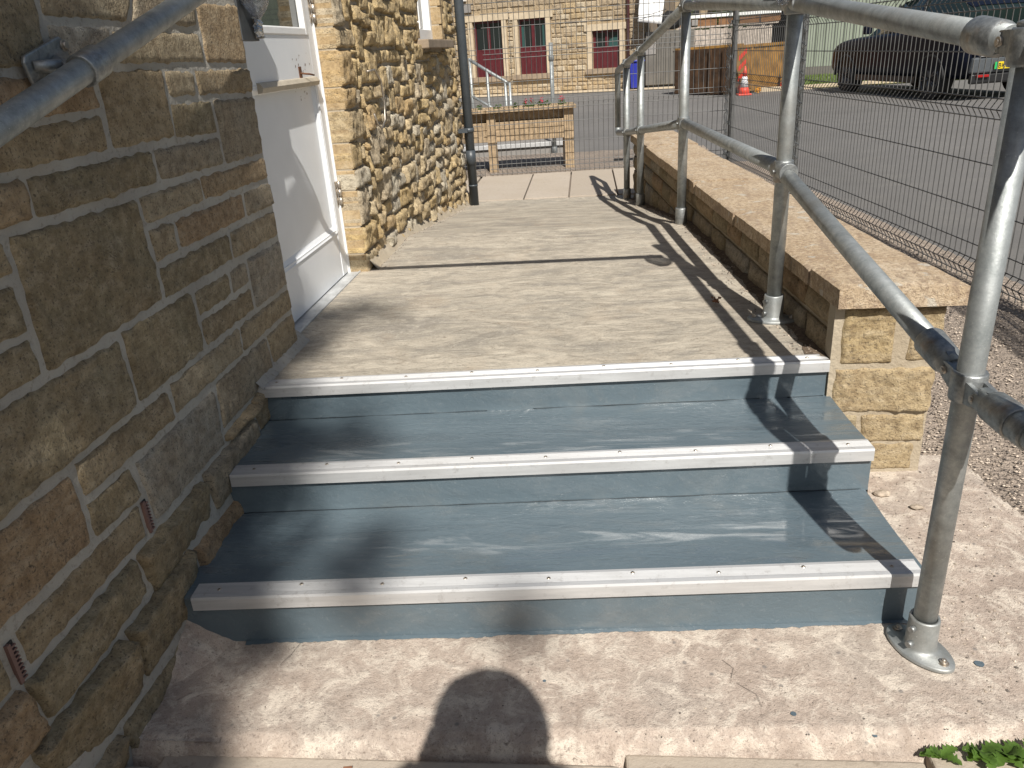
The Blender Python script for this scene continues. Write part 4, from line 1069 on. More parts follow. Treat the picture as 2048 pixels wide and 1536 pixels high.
MBs = MB(); MBs.box((-1.77, .09, .426), (-.045, .24, .715), 0, PR); par(pln, MBs.build('soil', 'soil'))
def leaf_cluster(mb, c, r, n, size, up=.4, rs_=rnd):
    for _ in range(n):
        v = Vector((rs_.gauss(0, 1), rs_.gauss(0, 1), rs_.gauss(0, 1))); v = v.normalized()*r*rs_.random()**.4; p = Vector(c)+v
        a = Vector((rs_.gauss(0, 1), rs_.gauss(0, 1), rs_.gauss(0, up))).normalized(); b = a.cross(Vector((rs_.gauss(0, 1), rs_.gauss(0, 1), rs_.gauss(0, 1)))).normalized()
        s = size*rs_.uniform(.6, 1.2); mb.add([p-a*s, p+b*s*.4, p+a*s, p-b*s*.4], [(0, 1, 2, 3)])
for i, (x, fl_) in enumerate(((-.62, 0), (-.50, 1), (-.44, 1), (-.34, 1), (-.28, 0), (-.12, 1), (-.80, 0), (-1.0, 0))):
    e = empty('bedding_plant', PR @ Vector((x, .10+.05*(i % 3), .71)), label=['low green leafy plant left of the red flowers in the wooden planter', 'bedding plant with the tallest red flowers in the wooden planter', 'bedding plant with red and white flowers in the middle of the wooden planter', 'dark leaved plant with small red flowers right of the middle of the planter', 'dark bushy plant without flowers near the steel post in the planter', 'single red flower at the right hand end of the wooden planter', 'pale green seedling towards the left of the planter', 'small seedling beside the downpipe end of the planter'][i], cat='plant', group='plants in the wooden planter')
    mb = MB(); leaf_cluster(mb, e.location+Vector((0,0,.03)), .045, 60, .016); par(e, mb.build('leaves', 'weed_leaf'))
    if fl_:
        mb = MB(); leaf_cluster(mb, e.location+Vector((0,0,.075)), .032, 34, .012); par(e, mb.build('flowers', 'flower_red'))

# second flight and its rail beyond the planter
s2 = empty('stair_flight', (-.8, 9.75, .08), label='low painted step with a pale edge strip seen under the wooden planter', cat='steps')
M2 = Matrix.Translation((-.25, 10.05, 0)) @ Matrix.Rotation(math.atan(.1), 4, 'Z')
par(s2, MB().box((-1.9, .06, .03), (0, .60, .205), 0, M2).build('step', 'cabinet_light'))
par(s2, bevel(MB().box((-1.9, .03, .165), (.0, .12, .215), 0, M2).build('edge_strip', 'aluminium'), .002))
par(s2, MB().box((-1.9, .60, .05), (0, 2.2, .22), 0, M2).build('step_top', 'stone_trim'))
h2 = empty('tube_post', (-.39, 10, .08), label='tall galvanised steel tube post standing just behind the wooden planter', cat='post')
par(h2, MB().tube([(-.39, 10, .05), (-.39, 10, 1.34)], TR, 20).build('tube', 'galvanised_steel'))
par(h2, sleeve(MB(), (-.39, 10, 1.14), (-.39, 10, 1.20), TR*1.35).build('collar', 'cast_fitting')); par(h2, sleeve(MB(), (-.39, 10, .06), (-.39, 10, .16), TR*1.4).build('base_socket', 'cast_fitting'))
h3 = empty('handrail', (-1.3, 11, 0), label='small galvanised tube handrail beyond the planter next to the downpipe', cat='handrail')
tp = [(-1.50, 11.0, 1.20), (-1.27, 10.9, 1.06), (-1.03, 10.8, .92), (-.99, 10.78, .89)]
mb = MB().tube(tp, .02, 14).tube([(-1.50, 11.0, .75), (-1.27, 10.9, .62), (-.99, 10.78, .46)], .018, 14); par(h3, mb.build('rails', 'galvanised_steel'))
for x, y, z in ((-1.50, 11.0, 1.22), (-1.27, 10.9, 1.08), (-1.03, 10.8, .93), (-.97, 10.78, .90)): par(h3, MB().tube([(x, y, .05), (x, y, z)], .019, 14).build('post', 'galvanised_steel'))
tag(box('drain_cover', (.30, 8.95, .095), (.62, 9.04, .108), 'black'), 'narrow black drain grating in the ground behind the mesh fence', 'drain')

# ================================================================== FAR STONE BUILDING
FO = Vector((-2.678, 26.134, 0)); FU = Vector((.9627, -.2704, 0)).normalized(); FNn = Vector((-.2704, -.9627, 0)).normalized()
fb = empty('far_building', FO, label='long stone building with maroon shuttered windows across the car park', cat='building')
MF = Matrix.Translation(FO) @ Matrix(((FU.x, -FNn.x, 0, 0), (FU.y, -FNn.y, 0, 0), (0, 0, 1, 0), (0, 0, 0, 1)))   # local x along the face, y into the wall
def lx(x): return (x-FO.x)/FU.x
wins = [(lx(-3.42), lx(-2.49), .53, 2.125), (lx(-1.985), lx(-1.13), .55, 2.10), (lx(.25), lx(1.04), .60, 1.635)]
def rects(x0, x1, z0, z1, ops):
    xs = sorted({x0, x1, *[o[0] for o in ops], *[o[1] for o in ops]}); out_ = []
    for a, b in zip(xs, xs[1:]):
        zs = [(o[2], o[3]) for o in ops if o[0] < b-1e-6 and o[1] > a+1e-6]
        z = z0
        for (p, q) in sorted(zs):
            if p > z: out_.append((a, b, z, p))
            z = q
        if z < z1: out_.append((a, b, z, z1))
    return out_
def pf(name, mat, mb, root=fb, **k): return par(root, mb.build(name, mat, **k))
mb = MB()
for (a, b, c, d) in rects(-7, 4.6, -.1, 6.5, wins): mb.box((a, .02, c), (b, .30, d), 0, MF)
pf('wall', 'far_stone', mb)
mb = MB(); mb.box((-7.1, -.15, 6.5), (4.7, .4, 6.65), 0, MF); mb.box((-7, .3, -.1), (4.6, 5, 6.5), 0, MF); pf('roof', 'sill_stone', mb)
rb = random.Random(3); z = .02; cnt = 0; rest = MB()
trims = []
for (a, b, c, d) in wins: trims.append((a-.17, b+.17, c-.16, d+.20))
while z < 3.6:
    h = rb.choice([.10, .13, .16, .19]); x = -2.2-rb.random()*.3
    while x < 4.5:
        wd = rb.uniform(.16, .50); x1 = min(x+wd, 4.6)
        segs = [(x, x1)]
        for (a, b, c, d) in trims:
            if z+h > c+.01 and z < d-.01:
                ns_ = []
                for (p, q) in segs:
                    if q <= a or p >= b: ns_.append((p, q))
                    else:
                        if a-p > .05: ns_.append((p, a))
                        if q-b > .05: ns_.append((b, q))
                segs = ns_
        for (p, q) in segs:
            g = .008; j = lambda: rb.uniform(-.006, .006); f = rb.uniform(.012, .04); yb = .021
            poly = [(p+g+j(), z+g+j()), (q-g+j(), z+g+j()), (q-g+j(), z+h-g+j()), (p+g+j(), z+h-g+j())]
            cx_, cz_ = (p+q)/2, z+h/2
            vs = [(a, yb, b) for a, b in poly] + [(a*.9+cx_*.1, yb-f*.6, b*.86+cz_*.14) for a, b in poly] + [(a*.62+cx_*.38, yb-f+j()*1.5, b*.62+cz_*.38) for a, b in poly]
            fs = []
            for lv in (0, 4):
                for i in range(4): fs.append((lv+i, lv+(i+1)%4, lv+4+(i+1)%4, lv+4+i))
            fs.append((8, 9, 10, 11)); vs = [MF @ Vector(v) for v in vs]
            if z < 2.35 and x < 3.3 and cnt < 300 and x > -1.9:
                ctr = sum(vs[:4], Vector())/4
                o = MB().add(vs, fs).build('stone', 'far_stone', None, origin=ctr); par(fb, o); cnt += 1
            else: rest.add(vs, fs)
        x = x1
    z += h
pf('upper_stonework', 'far_stone', rest, kind='stuff')
for wi, (a, b, c, d) in enumerate(wins):
    w_ = empty('window', MF @ Vector((a, 0, c))); par(fb, w_)
    def pw(name, mat, mb): return par(w_, mb.build(name, mat)) 
    def pw(name, mat, mb):
        o = mb.build(name, mat); o.parent = w_; o.matrix_parent_inverse = Matrix.Translation(-(MF @ Vector((a, 0, c)))); return o
    for (p, q, r_, s_) in ((a-.15, a-.004, c, d), (b+.004, b+.15, c, d)): pw('jamb_stone', 'stone_trim', MB().box((p, -.035, r_), (q, .12, s_), 0, MF))
    pw('lintel', 'stone_trim', MB().box((a-.24, -.045, d+.003), (b+.24, .12, d+.18), 0, MF))
    pw('sill', 'sill_stone', MB().box((a-.20, -.11, c-.14), (b+.20, .12, c-.003), 0, MF))
    tall = wi < 2; zs = c+(d-c)*(.47 if tall else .52)
    mb = MB(); m_ = (a+b)/2
    for (p, q, r_, s_) in ((a, a+.07, zs, d), (b-.07, b, zs, d), (m_-.045, m_+.045, zs, d), (a+.07, m_-.045, zs, zs+.04), (m_+.045, b-.07, zs, zs+.04), (a+.07, m_-.045, d-.06, d), (m_+.045, b-.07, d-.06, d)): mb.box((p, .10, r_), (q, .15, s_), 0, MF)
    pw('frame', 'maroon_paint', mb)
    for (p, q) in ((a+.07, m_-.045), (m_+.045, b-.07)): pw('pane', 'far_glass', MB().box((p, .125, zs+.04), (q, .13, d-.06), 0, MF))
    mb = MB(); nb_ = 8
    for i in range(nb_):
        p = a+(b-a)*i/nb_; mb = MB().box((p+.003, .095, c), (p+(b-a)/nb_-.003, .13, zs-.005), 0, MF); pw('shutter_board', 'maroon_paint', mb)
    if wi == 1:
        for (p, q) in ((a+.07, a+.15), (b-.15, b-.07)): pw('curtain', 'teal_curtain', MB().box((p, .118, zs+.04), (q, .1245, d-.16), 0, MF))
    if wi == 2: pw('curtain', 'teal_curtain', MB().add([MF @ Vector(v) for v in ((m_+.05, .124, zs+.05), (b-.08, .124, zs+.05), (b-.08, .124, d-.12), (m_+.05, .124, d-.28))], [(0, 1, 2, 3)]))
mb = MB().tube([MF @ Vector((lx(1.30), -.08, .1)), MF @ Vector((lx(1.30), -.08, 6.4))], .045, 12); pf('rainwater_pipe', 'maroon_paint', mb)
mb = MB().box((lx(-3.75), -.2, 2.72), (lx(-3.55), 0, 2.95), 0, MF); pf('wall_lamp', 'frame_paint', mb)
pf('wall_box', 'cabinet_light', MB().box((lx(-3.68), -.1, 2.40), (lx(-3.42), 0, 2.62), 0, MF))

# building and trees farther away
b2 = empty('rear_building', (3, 33, 0), label='pale stone building with a dark upright pipe rising above the plank fence', cat='building')
par(b2, MB().box((1.9, 33, -.1), (5.6, 38, 7)).build('wall', 'far_stone'))
par(b2, MB().box((4.1, 32.9, .5), (4.35, 32.99, 7)).build('pipe', 'black'))
for i in range(9):
    par(b2, MB().box((1.9, 32.97-.01*(i % 2), 1.2+i*.35), (5.6, 32.995, 1.2+i*.35+.33)).build('stone_course', 'far_stone'))
db = empty('dark_shed', (6.3, 29, 0), label='dark timber building with an upright boarded front left of the pale green shed', cat='building')
par(db, MB().box((5.2, 29, -.1), (8.2, 33, 4.5)).build('wall', 'dark_building'))
for i in range(12): par(db, MB().box((5.2+i*.25, 28.96, 0), (5.2+i*.25+.22, 28.995, 4.5)).build('board', 'dark_building'))
par(db, MB().box((4.9, 28.3, .70), (7.3, 28.9, 1.02)).build('canopy', 'purple_brown'))
sh = empty('green_shed', (6.6, 26, 0), label='pale green corrugated metal shed behind the parked car', cat='shed')
x = 6.60; M_ = Matrix.Translation((6.60, 26.1, 0)) @ Matrix.Rotation(R(-10), 4, 'Z')
for i in range(36):
    xx = i*.26
    mb = MB(); pr = [(0, 0), (.03, -.03), (.10, -.03), (.13, 0), (.26, 0)]
    vs = [M_ @ Vector((xx+a, b, .25)) for a, b in pr] + [M_ @ Vector((xx+a, b, 4.2)) for a, b in pr]
    par(sh, mb.add(vs, [(k, k+1, k+6, k+5) for k in range(4)]).build('panel', 'shed_green'))
par(sh, MB().box((0, .02, 0), (9.4, 5, 4.2), 0, M_).build('shed_body', 'shed_green')); par(sh, MB().box((-.02, -.03, .0), (9.4, .015, .245), 0, M_).build('plinth', 'cabinet_grey'))
wfn = empty('plank_fence', (3.0, 25.6, 0), label='weathered grey vertical plank fence with a white rail behind the skip', cat='fence')
Mw = Matrix.Translation((2.75, 25.7, 0)) @ Matrix.Rotation(R(-3), 4, 'Z'); rw = random.Random(9)
for i in range(26): par(wfn, MB().box((i*.105+.004, rw.uniform(-.006, .006), .0), (i*.105+.101, .025, 1.48+rw.uniform(-.02, .02)), 0, Mw).build('plank', 'grey_wood'))
par(wfn, MB().box((0, -.02, 1.52), (2.9, .05, 1.565), 0, Mw).build('rail', 'grey_wood'))
for i in range(5): par(wfn, MB().box((i*.6, 0, 1.57), (i*.6+.55, .03, 1.77), 0, Mw).build('brown_panel', 'brown_wood'))
par(wfn, MB().box((-.02, -.05, 1.79), (2.95, .1, 1.87), 0, Mw).build('cap_rail', 'frame_paint'))
par(wfn, bevel(MB().box((.42, -.06, 1.59), (.60, -.005, 1.75), 0, Mw).build('vent_box', 'cabinet_light'), .01))
def shrub(loc, r, n, label, group=None):
    e = empty('shrub', loc, label=label, cat='shrub', group=group); rl = random.Random(int(loc[0]*100)+int(loc[2]*7)); mb = MB()
    for k in range(9):
        a = rl.uniform(0, 6.28); q = Vector((loc[0]+math.cos(a)*r*.5*rl.random(), loc[1]+math.sin(a)*r*.3, loc[2]+r*rl.uniform(.3, 1.5))); leaf_cluster(mb, q, r*.45, n//9, .05, .6, rl)
    par(e, mb.build('leaves', 'tree_leaf')); mb = MB()
    for k in range(5): a = k*1.25; mb.tube([Vector(loc), Vector(loc)+Vector((math.cos(a)*r*.5, math.sin(a)*r*.3, r*1.4))], .02, 5)
    par(e, mb.build('stems', 'bark'))
shrub((3.2, 27.2, .8), .8, 1500, 'green shrub above the plank fence behind the skip')
shrub((4.6, 27.4, .9), 1.0, 2200, 'tall leafy shrub right of the corner fence post above the plank fence')
shrub((3.72, 21.9, .2), .35, 500, 'small weedy plant growing beside the open end of the skip')

# cabinet, bin, tarpaulin
cb = empty('storage_cabinet', (1.75, 24.6, 0), label='large dark grey double door storage cabinet by the stone building', cat='cabinet')
Mc = Matrix.Translation((1.76, 24.6, 0)) @ Matrix.Rotation(R(-6), 4, 'Z')
def pc(n_, m_, a, b): return par(cb, bevel(MB().box(a, b, 0, Mc).build(n_, m_), .008))
pc('cabinet_body', 'cabinet_grey', (0, .03, .06), (1.35, .9, 1.5))
for i in range(8): pc('door_board', 'cabinet_grey', (.31+i*.13, 0, .08), (.31+i*.13+.122, .03, 1.44))
pc('side_panel', 'cabinet_light', (0, -.01, .90), (.29, .028, 1.30)); pc('lower_panel', 'cabinet_grey', (0, 0, .08), (.29, .028, .88)); pc('plinth', 'black', (.02, .05, -.02), (1.33, .85, .055))
par(cb, MB().tube([Mc @ Vector((.80, -.005, .98)), Mc @ Vector((.80, -.03, .98))], .025, 12).build('lock', 'steel_hinge'))
bi = empty('wheelie_bin', (1.5, 24.4, 0), label='blue wheeled bin standing left of the grey storage cabinet', cat='bin')
Mb_ = Matrix.Translation((1.48, 24.3, 0))
vs = [Mb_ @ Vector(v) for v in ((-.16,-.16,.05),(.16,-.16,.05),(.16,.2,.05),(-.16,.2,.05),(-.2,-.22,.74),(.2,-.22,.74),(.2,.26,.74),(-.2,.26,.74))]
par(bi, bevel(MB().add(vs, [(0,3,2,1),(4,5,6,7),(0,1,5,4),(1,2,6,5),(2,3,7,6),(3,0,4,7)]).build('bin_body', 'bin_blue'), .012))
par(bi, bevel(MB().box((-.225,-.26,.745), (.225,.30,.79), 0, Mb_).build('lid', 'bin_blue'), .012))
for s_ in (-1, 1): par(bi, MB().tube([Mb_ @ Vector((s_*.18, .2, .08)), Mb_ @ Vector((s_*.22, .2, .08))], .08, 14).build('wheel', 'tyre_rubber'))
tp_ = empty('tarpaulin', (1.9, 24.4, 1.7), label='white tarpaulin hanging above the dark grey storage cabinet', cat='tarpaulin')
vs = []; fs = []
for j in range(13):
    for i in range(13):
        u, v = i/12, j/12; xl = 1.52+.10*v; xr = 2.18+.13*v; zb = 1.78-.10*u
        vs.append((xl+(xr-xl)*u, 24.35+.10*v+.03*math.sin(u*8+v*3)+.02*nz(u*5, v*5, 0), zb+v*1.15))
for j in range(12):
    for i in range(12): a = j*13+i; fs.append((a, a+1, a+14, a+13))
o = MB().add(vs, fs, 0, True).build('sheet', 'tarp_white'); m_ = o.modifiers.new('s', 'SOLIDIFY'); m_.thickness = .012; par(tp_, o)
par(tp_, MB().tube([(1.45, 24.32, 2.02), (1.55, 24.30, 1.93), (1.9, 24.30, 1.95), (2.3, 24.3, 2.05)], .008, 6).build('rope', 'black'))
par(tp_, MB().tube([(1.55, 24.5, 2.95), (2.35, 24.5, 2.95)], .03, 8).build('pole', 'black'))
bg_ = empty('garden_sack', (2.5, 24.9, 1.5), label='black sack lying on top of the dark grey storage cabinet', cat='sack')
bm = bmesh.new(); bmesh.ops.create_icosphere(bm, subdivisions=3, radius=1)
for v in bm.verts: p = v.co.copy(); v.co = Vector((p.x*.34, p.y*.3, max(p.z, -.6)*.30))*(1+.2*fbm(p.x*2, p.y*2, p.z*2, 3))+Vector((2.45, 24.9, 1.72))
me = bpy.data.meshes.new('sack'); bm.to_mesh(me); bm.free(); me.materials.append(M['black']); o = bpy.data.objects.new('sack', me); COL.objects.link(o); par(bg_, o)

# skips
def skip(loc, rz, ln, label, open_end):
    s_ = empty('skip', loc, label=label, cat='skip')
    Ms = Matrix.Translation(loc) @ Matrix.Rotation(rz, 4, 'Z')
    def q(n_, m_, mb): return par(s_, mb.build(n_, m_))
    w_, h_ = .9, 1.0
    prof = [(-ln/2+.25, .05), (ln/2-.25, .05), (ln/2, .55), (ln/2, h_), (-ln/2, h_), (-ln/2, .55)]
    for y, nm in ((-w_, 'side'), (w_, 'side')): q(nm, 'skip_yellow', MB().prism(prof, lambda p, l: Ms @ Vector((p[0], y+l, p[1])), -.02, .02))
    for a, b in ((0, 1), (1, 2), (2, 3), (5, 0), (4, 5)):
        if open_end and (a, b) in ((5, 0), (4, 5)): continue
        pa, pb_ = prof[a], prof[b]; n_ = Vector((pb_[1]-pa[1], 0, -(pb_[0]-pa[0]))).normalized()*.03
        q('plate', 'skip_rust' if open_end else 'skip_yellow', MB().prism([pa, pb_, (pb_[0]-n_.x, pb_[1]-n_.z), (pa[0]-n_.x, pa[1]-n_.z)], lambda p, l: Ms @ Vector((p[0], l, p[1])), -w_+.02, w_-.02))
    for y in (-w_, w_): q('rim', 'skip_yellow', MB().box((-ln/2, y-.05, h_), (ln/2, y+.05, h_+.06), 0, Ms))
    for y in (-w_-.04, w_+.0):
        for x in (-ln*.3, ln*.3): q('rib', 'skip_yellow', MB().box((x-.04, y, .12), (x+.04, y+.04, h_), 0, Ms))
    return s_, Ms
s1, Ms = skip(Vector((3.78, 21.10, -.0)), R(42), 2.5, 'yellow builders skip with red chevrons and its rusty inside showing behind the mesh fence', True)
# fold-down end wall standing open, rusty inside
par(s1, bevel(MB().box((-1.31, -.90, .03), (-1.27, .90, 1.02), 0, Ms).build('end_door', 'skip_rust'), .004))
for y in (-.6, -.2, .2, .6): par(s1, MB().box((-1.35, y-.03, .06), (-1.312, y+.03, 1.0), 0, Ms).build('door_rib', 'skip_rust'))
for k in range(4):
    x0 = -1.20; z0 = .06+.22*k; a = Ms @ Vector((x0, -.945, z0))
    mb = MB(); mb.add([Ms @ Vector(v) for v in ((x0, -.926, z0), (x0+.26, -.926, z0+.16), (x0+.26, -.926, z0+.27), (x0, -.926, z0+.11))], [(0, 1, 2, 3)]); par(s1, mb.build('chevron', 'chevron_red'))
for k in range(2):
    x0 = .70; z0 = .30+.26*k; mb = MB(); mb.add([Ms @ Vector(v) for v in ((x0, -.926, z0), (x0+.22, -.926, z0+.14), (x0+.22, -.926, z0+.27), (x0, -.926, z0+.13))], [(0, 1, 2, 3)]); par(s1, mb.build('chevron', 'chevron_red'))
# cones
def cone(loc, label):
    c = empty('traffic_cone', loc, label=label, cat='traffic cone', group='traffic cones by the skip')
    x, y, z = loc
    par(c, bevel(MB().box((x-.15, y-.15, z), (x+.15, y+.15, z+.035)).build('base', 'cone_red'), .01))
    n = 24
    for nm, mt, z0, r0, z1, r1 in (('cone_bottom', 'cone_red', .035, .125, .17, .095), ('reflective_sleeve', 'cone_white', .17, .097, .40, .055), ('cone_top', 'cone_red', .40, .053, .62, .022)):
        par(c, MB().tube([(x, y, z+z0), (x, y, z+z1)], .1, n, rs=[r0, r1]).build(nm, mt))
cone((3.62, 19.40, 0), 'orange and white traffic cone standing in front of the skip')
cone((4.75, 20.4, 0), 'orange traffic cone partly hidden behind the tall handrail post')
o = MB(); leaf_cluster(o, (4.0, 19.75, .06), .07, 30, .05); tag(o.build('paper_scrap', 'chevron_yellow'), 'scrap of orange and white litter on the kerb between the two cones', 'litter')
# kerb line
for i in range(9):
    x = 2.9+i*.62; box('kerb_stone', (x, 20.15+.02*i, -.02), (x+.60, 20.28+.02*i, .09), 'stone_trim', None, .01, kind='structure')

# ================================================================== PARKED CAR
ca = math.atan2(.21, .978)
CM = Matrix.Translation((6.29, 15.55, 0)) @ Matrix.Rotation(ca, 4, 'Z')     # local: y forward, x to the right side; rear left wheel contact at origin
car = empty('parked_car', (6.29, 15.55, 0), label='dark navy parked car with silver rear bumper and yellow number plate behind the mesh fence', cat='car')
def pcar(n_, m_, mb, bev=0):
    o = mb.build(n_, m_); 
    if bev: bevel(o, bev)
    return par(car, o)
# loft: y station, half width low, half width mid, z bottom, z belt, z top, top half width
cxm = .77                                             # car centre line
ST = [(-.88, .62, .80, .46, .88, .94, .66), (-.82, .80, .90, .38, .98, 1.08, .74), (-.62, .90, .955, .33, 1.12, 1.18, .80), (-.2, .93, .97, .31, 1.15, 1.19, .82), (.6, .93, .97, .30, 1.14, 1.18, .82),
      (1.8, .93, .97, .30, 1.09, 1.13, .82), (2.35, .93, .965, .30, 1.06, 1.11, .82), (3.0, .93, .96, .31, 1.02, 1.08, .78), (3.5, .90, .94, .32, .96, 1.03, .74), (3.74, .80, .86, .34, .84, .92, .64), (3.84, .62, .68, .38, .70, .78, .52)]
vs = []; fs = []
for (y, wl, wm, zb, zbelt, zt, wt) in ST:
    half = [(0, zb), (wl*.7, zb), (wl, zb+.05), (wm*1.0, zb+.22), (wm*1.005, (zb+zbelt)/2), (wm*.985, zbelt-.08), (wm*.94, zbelt), (wt, zt), (0, zt+.015)]
    ring = [Vector((cxm+a, y, b)) for a, b in half] + [Vector((cxm-a, y, b)) for a, b in reversed(half[1:-1])]
    vs += [CM @ v for v in ring]
n = 16
for j in range(len(ST)-1):
    for i in range(n): fs.append((j*n+i, j*n+(i+1)%n, (j+1)*n+(i+1)%n, (j+1)*n+i))
fs.append(tuple(range(n))); fs.append(tuple((len(ST)-1)*n+i for i in reversed(range(n))))
o = pcar('body', 'car_paint', MB().add(vs, fs, 0, True)); sm = o.modifiers.new('s', 'SUBSURF'); sm.levels = 2; sm.render_levels = 2
GH = [(-.74, .70, 1.10, 1.14), (-.55, .68, 1.13, 1.48), (.0, .66, 1.14, 1.69), (.8, .66, 1.14, 1.73), (1.5, .64, 1.11, 1.67), (2.0, .66, 1.09, 1.42), (2.55, .72, 1.07, 1.10)]
vs = []; fs = []
for (y, wt, zb, zt) in GH:
    ring = [Vector((cxm-.82, y, zb)), Vector((cxm-wt, y, zt-.03)), Vector((cxm-wt*.8, y, zt)), Vector((cxm+wt*.8, y, zt)), Vector((cxm+wt, y, zt-.03)), Vector((cxm+.82, y, zb))]; vs += [CM @ v for v in ring]
for j in range(len(GH)-1):
    for i in range(5): fs.append((j*6+i, j*6+i+1, (j+1)*6+i+1, (j+1)*6+i))
fs += [tuple(range(6)), tuple((len(GH)-1)*6+i for i in reversed(range(6)))]
pcar('greenhouse', 'window_glass', MB().add(vs, fs, 0, True))
vs = []; fs = []
for (y, wt, zb, zt) in GH[1:-1]:
    for a in (-1.0, -.8, 0, .8, 1.0): vs.append(CM @ Vector((cxm+wt*a, y, zt+(-.02 if abs(a) == 1 else .012))))
for j in range(len(GH)-3):
    for i in range(4): fs.append((j*5+i, j*5+i+1, j*5+i+6, j*5+i+5))
pcar('roof', 'car_paint', MB().add(vs, fs, 0, True))
for y in (.75, 1.62):
    for s_ in (-1, 1): pcar('pillar', 'car_trim', MB().tube([CM @ Vector((cxm+s_*.825, y-.05, 1.12)), CM @ Vector((cxm+s_*.665, y, 1.68 if y < 1 else 1.62))], .022, 6))
for s_ in (-1, 1):
    pcar('mirror', 'car_paint', MB().box((cxm+s_*1.03-.08, 2.0, 1.13), (cxm+s_*1.03+.08, 2.12, 1.28), 0, CM), .03)
    pcar('sill_trim', 'car_trim', MB().box((cxm+s_*.945-.02, .42, .27), (cxm+s_*.945+.02, 2.45, .38), 0, CM))
    for y in (0, 2.92):
        # dark arch, tyre and spoked rim
        wc = Vector((cxm+s_*.80, y, .35))
        w_ = empty('wheel', CM @ wc); w_.parent = car; w_.matrix_parent_inverse = car.matrix_basis.inverted()
        inv = Matrix.Translation(-(CM @ wc))
        mb = MB().tube([CM @ (wc+Vector((-s_*.10, 0, 0))), CM @ (wc+Vector((s_*.13, 0, 0)))], .35, 36, rs=[.35, .35]); tb = mb.build('tyre', 'tyre_rubber', w_); tb.matrix_parent_inverse = inv; bevel(tb, .02)
        mb = MB().tube([CM @ (wc+Vector((s_*.131, 0, 0))), CM @ (wc+Vector((s_*.137, 0, 0)))], .25, 36)
        rb_ = mb.build('rim_back', 'black', w_); rb_.matrix_parent_inverse = inv
        mb = MB()
        for k in range(5):
            t = 2*math.pi*k/5
            for dt in (-.16, .16): mb.tube([CM @ (wc+Vector((s_*.150, .03*math.cos(t), .03*math.sin(t)))), CM @ (wc+Vector((s_*.142, .24*math.cos(t+dt), .24*math.sin(t+dt))))], .013, 5)
        mb.tube([CM @ (wc+Vector((s_*.142, .245*math.cos(t), .245*math.sin(t)))) for t in [2*math.pi*i/30 for i in range(31)]], .011, 5)
        rm = mb.build('rim', 'alloy_rim', w_); rm.matrix_parent_inverse = inv
        pcar('wheel_arch', 'black', MB().tube([CM @ Vector((cxm+s_*.955, y+.39*math.cos(t), .35+.39*math.sin(t))) for t in [math.pi*i/16 for i in range(17)]], .026, 6))
pcar('rear_bumper', 'bumper_silver', MB().box((cxm-.82, -.925, .44), (cxm+.82, -.82, .69), 0, CM), .03)
pcar('bumper_ledge', 'aluminium', MB().box((cxm-.70, -.95, .695), (cxm+.70, -.84, .735), 0, CM), .012)
pcar('lower_valance', 'car_trim', MB().box((cxm-.78, -.90, .27), (cxm+.78, -.80, .435), 0, CM), .03)
pcar('tailgate', 'car_paint', MB().box((cxm-.66, -.93, .74), (cxm+.66, -.84, 1.0), 0, CM), .03)
for s_ in (-1, 1):
    pcar('reflector', 'lamp_red', MB().box((cxm+s_*.60-.11, -.945, .375), (cxm+s_*.60+.11, -.89, .415), 0, CM), .008)
    pcar('tail_lamp', 'lamp_red', MB().box((cxm+s_*.62-.16, -.94, .84), (cxm+s_*.62+.16, -.86, .93), 0, CM), .02)
pcar('front_marker', 'rust', MB().box((cxm-.90, 3.48, .50), (cxm-.84, 3.56, .66), 0, CM), .01)
np_ = pcar('plate', 'plate_yellow', MB().box((cxm-.44, -.962, .495), (cxm+.08, -.951, .605), 0, CM))
gb = MB().box((cxm-.44, -.9635, .495), (cxm-.395, -.9625, .605), 0, CM).build('plate_band', 'plate_green'); gb.parent = np_; gb.matrix_parent_inverse = np_.matrix_parent_inverse @ Matrix.Identity(4); 
gb.parent = car; gb.matrix_parent_inverse = car.matrix_basis.inverted()
tc_ = bpy.data.curves.new('plate_text', 'FONT'); tc_.body = 'BK75'; tc_.size = .105; tc_.extrude = .0008; tc_.offset = .0012; tc_.space_character = 1.08
to = bpy.data.objects.new('plate_text', tc_); COL.objects.link(to)
bpy.context.view_layer.update(); dg = bpy.context.evaluated_depsgraph_get()
me = bpy.data.meshes.new_from_object(to.evaluated_get(dg)); bpy.data.objects.remove(to)
TMx = CM @ Matrix.Translation((cxm-.38, -.9645, .513)) @ Matrix.Rotation(R(90), 4, 'X'); me.transform(TMx); me.materials.clear(); me.materials.append(M['black'])
to = bpy.data.objects.new('plate_text', me); COL.objects.link(to); par(car, to)

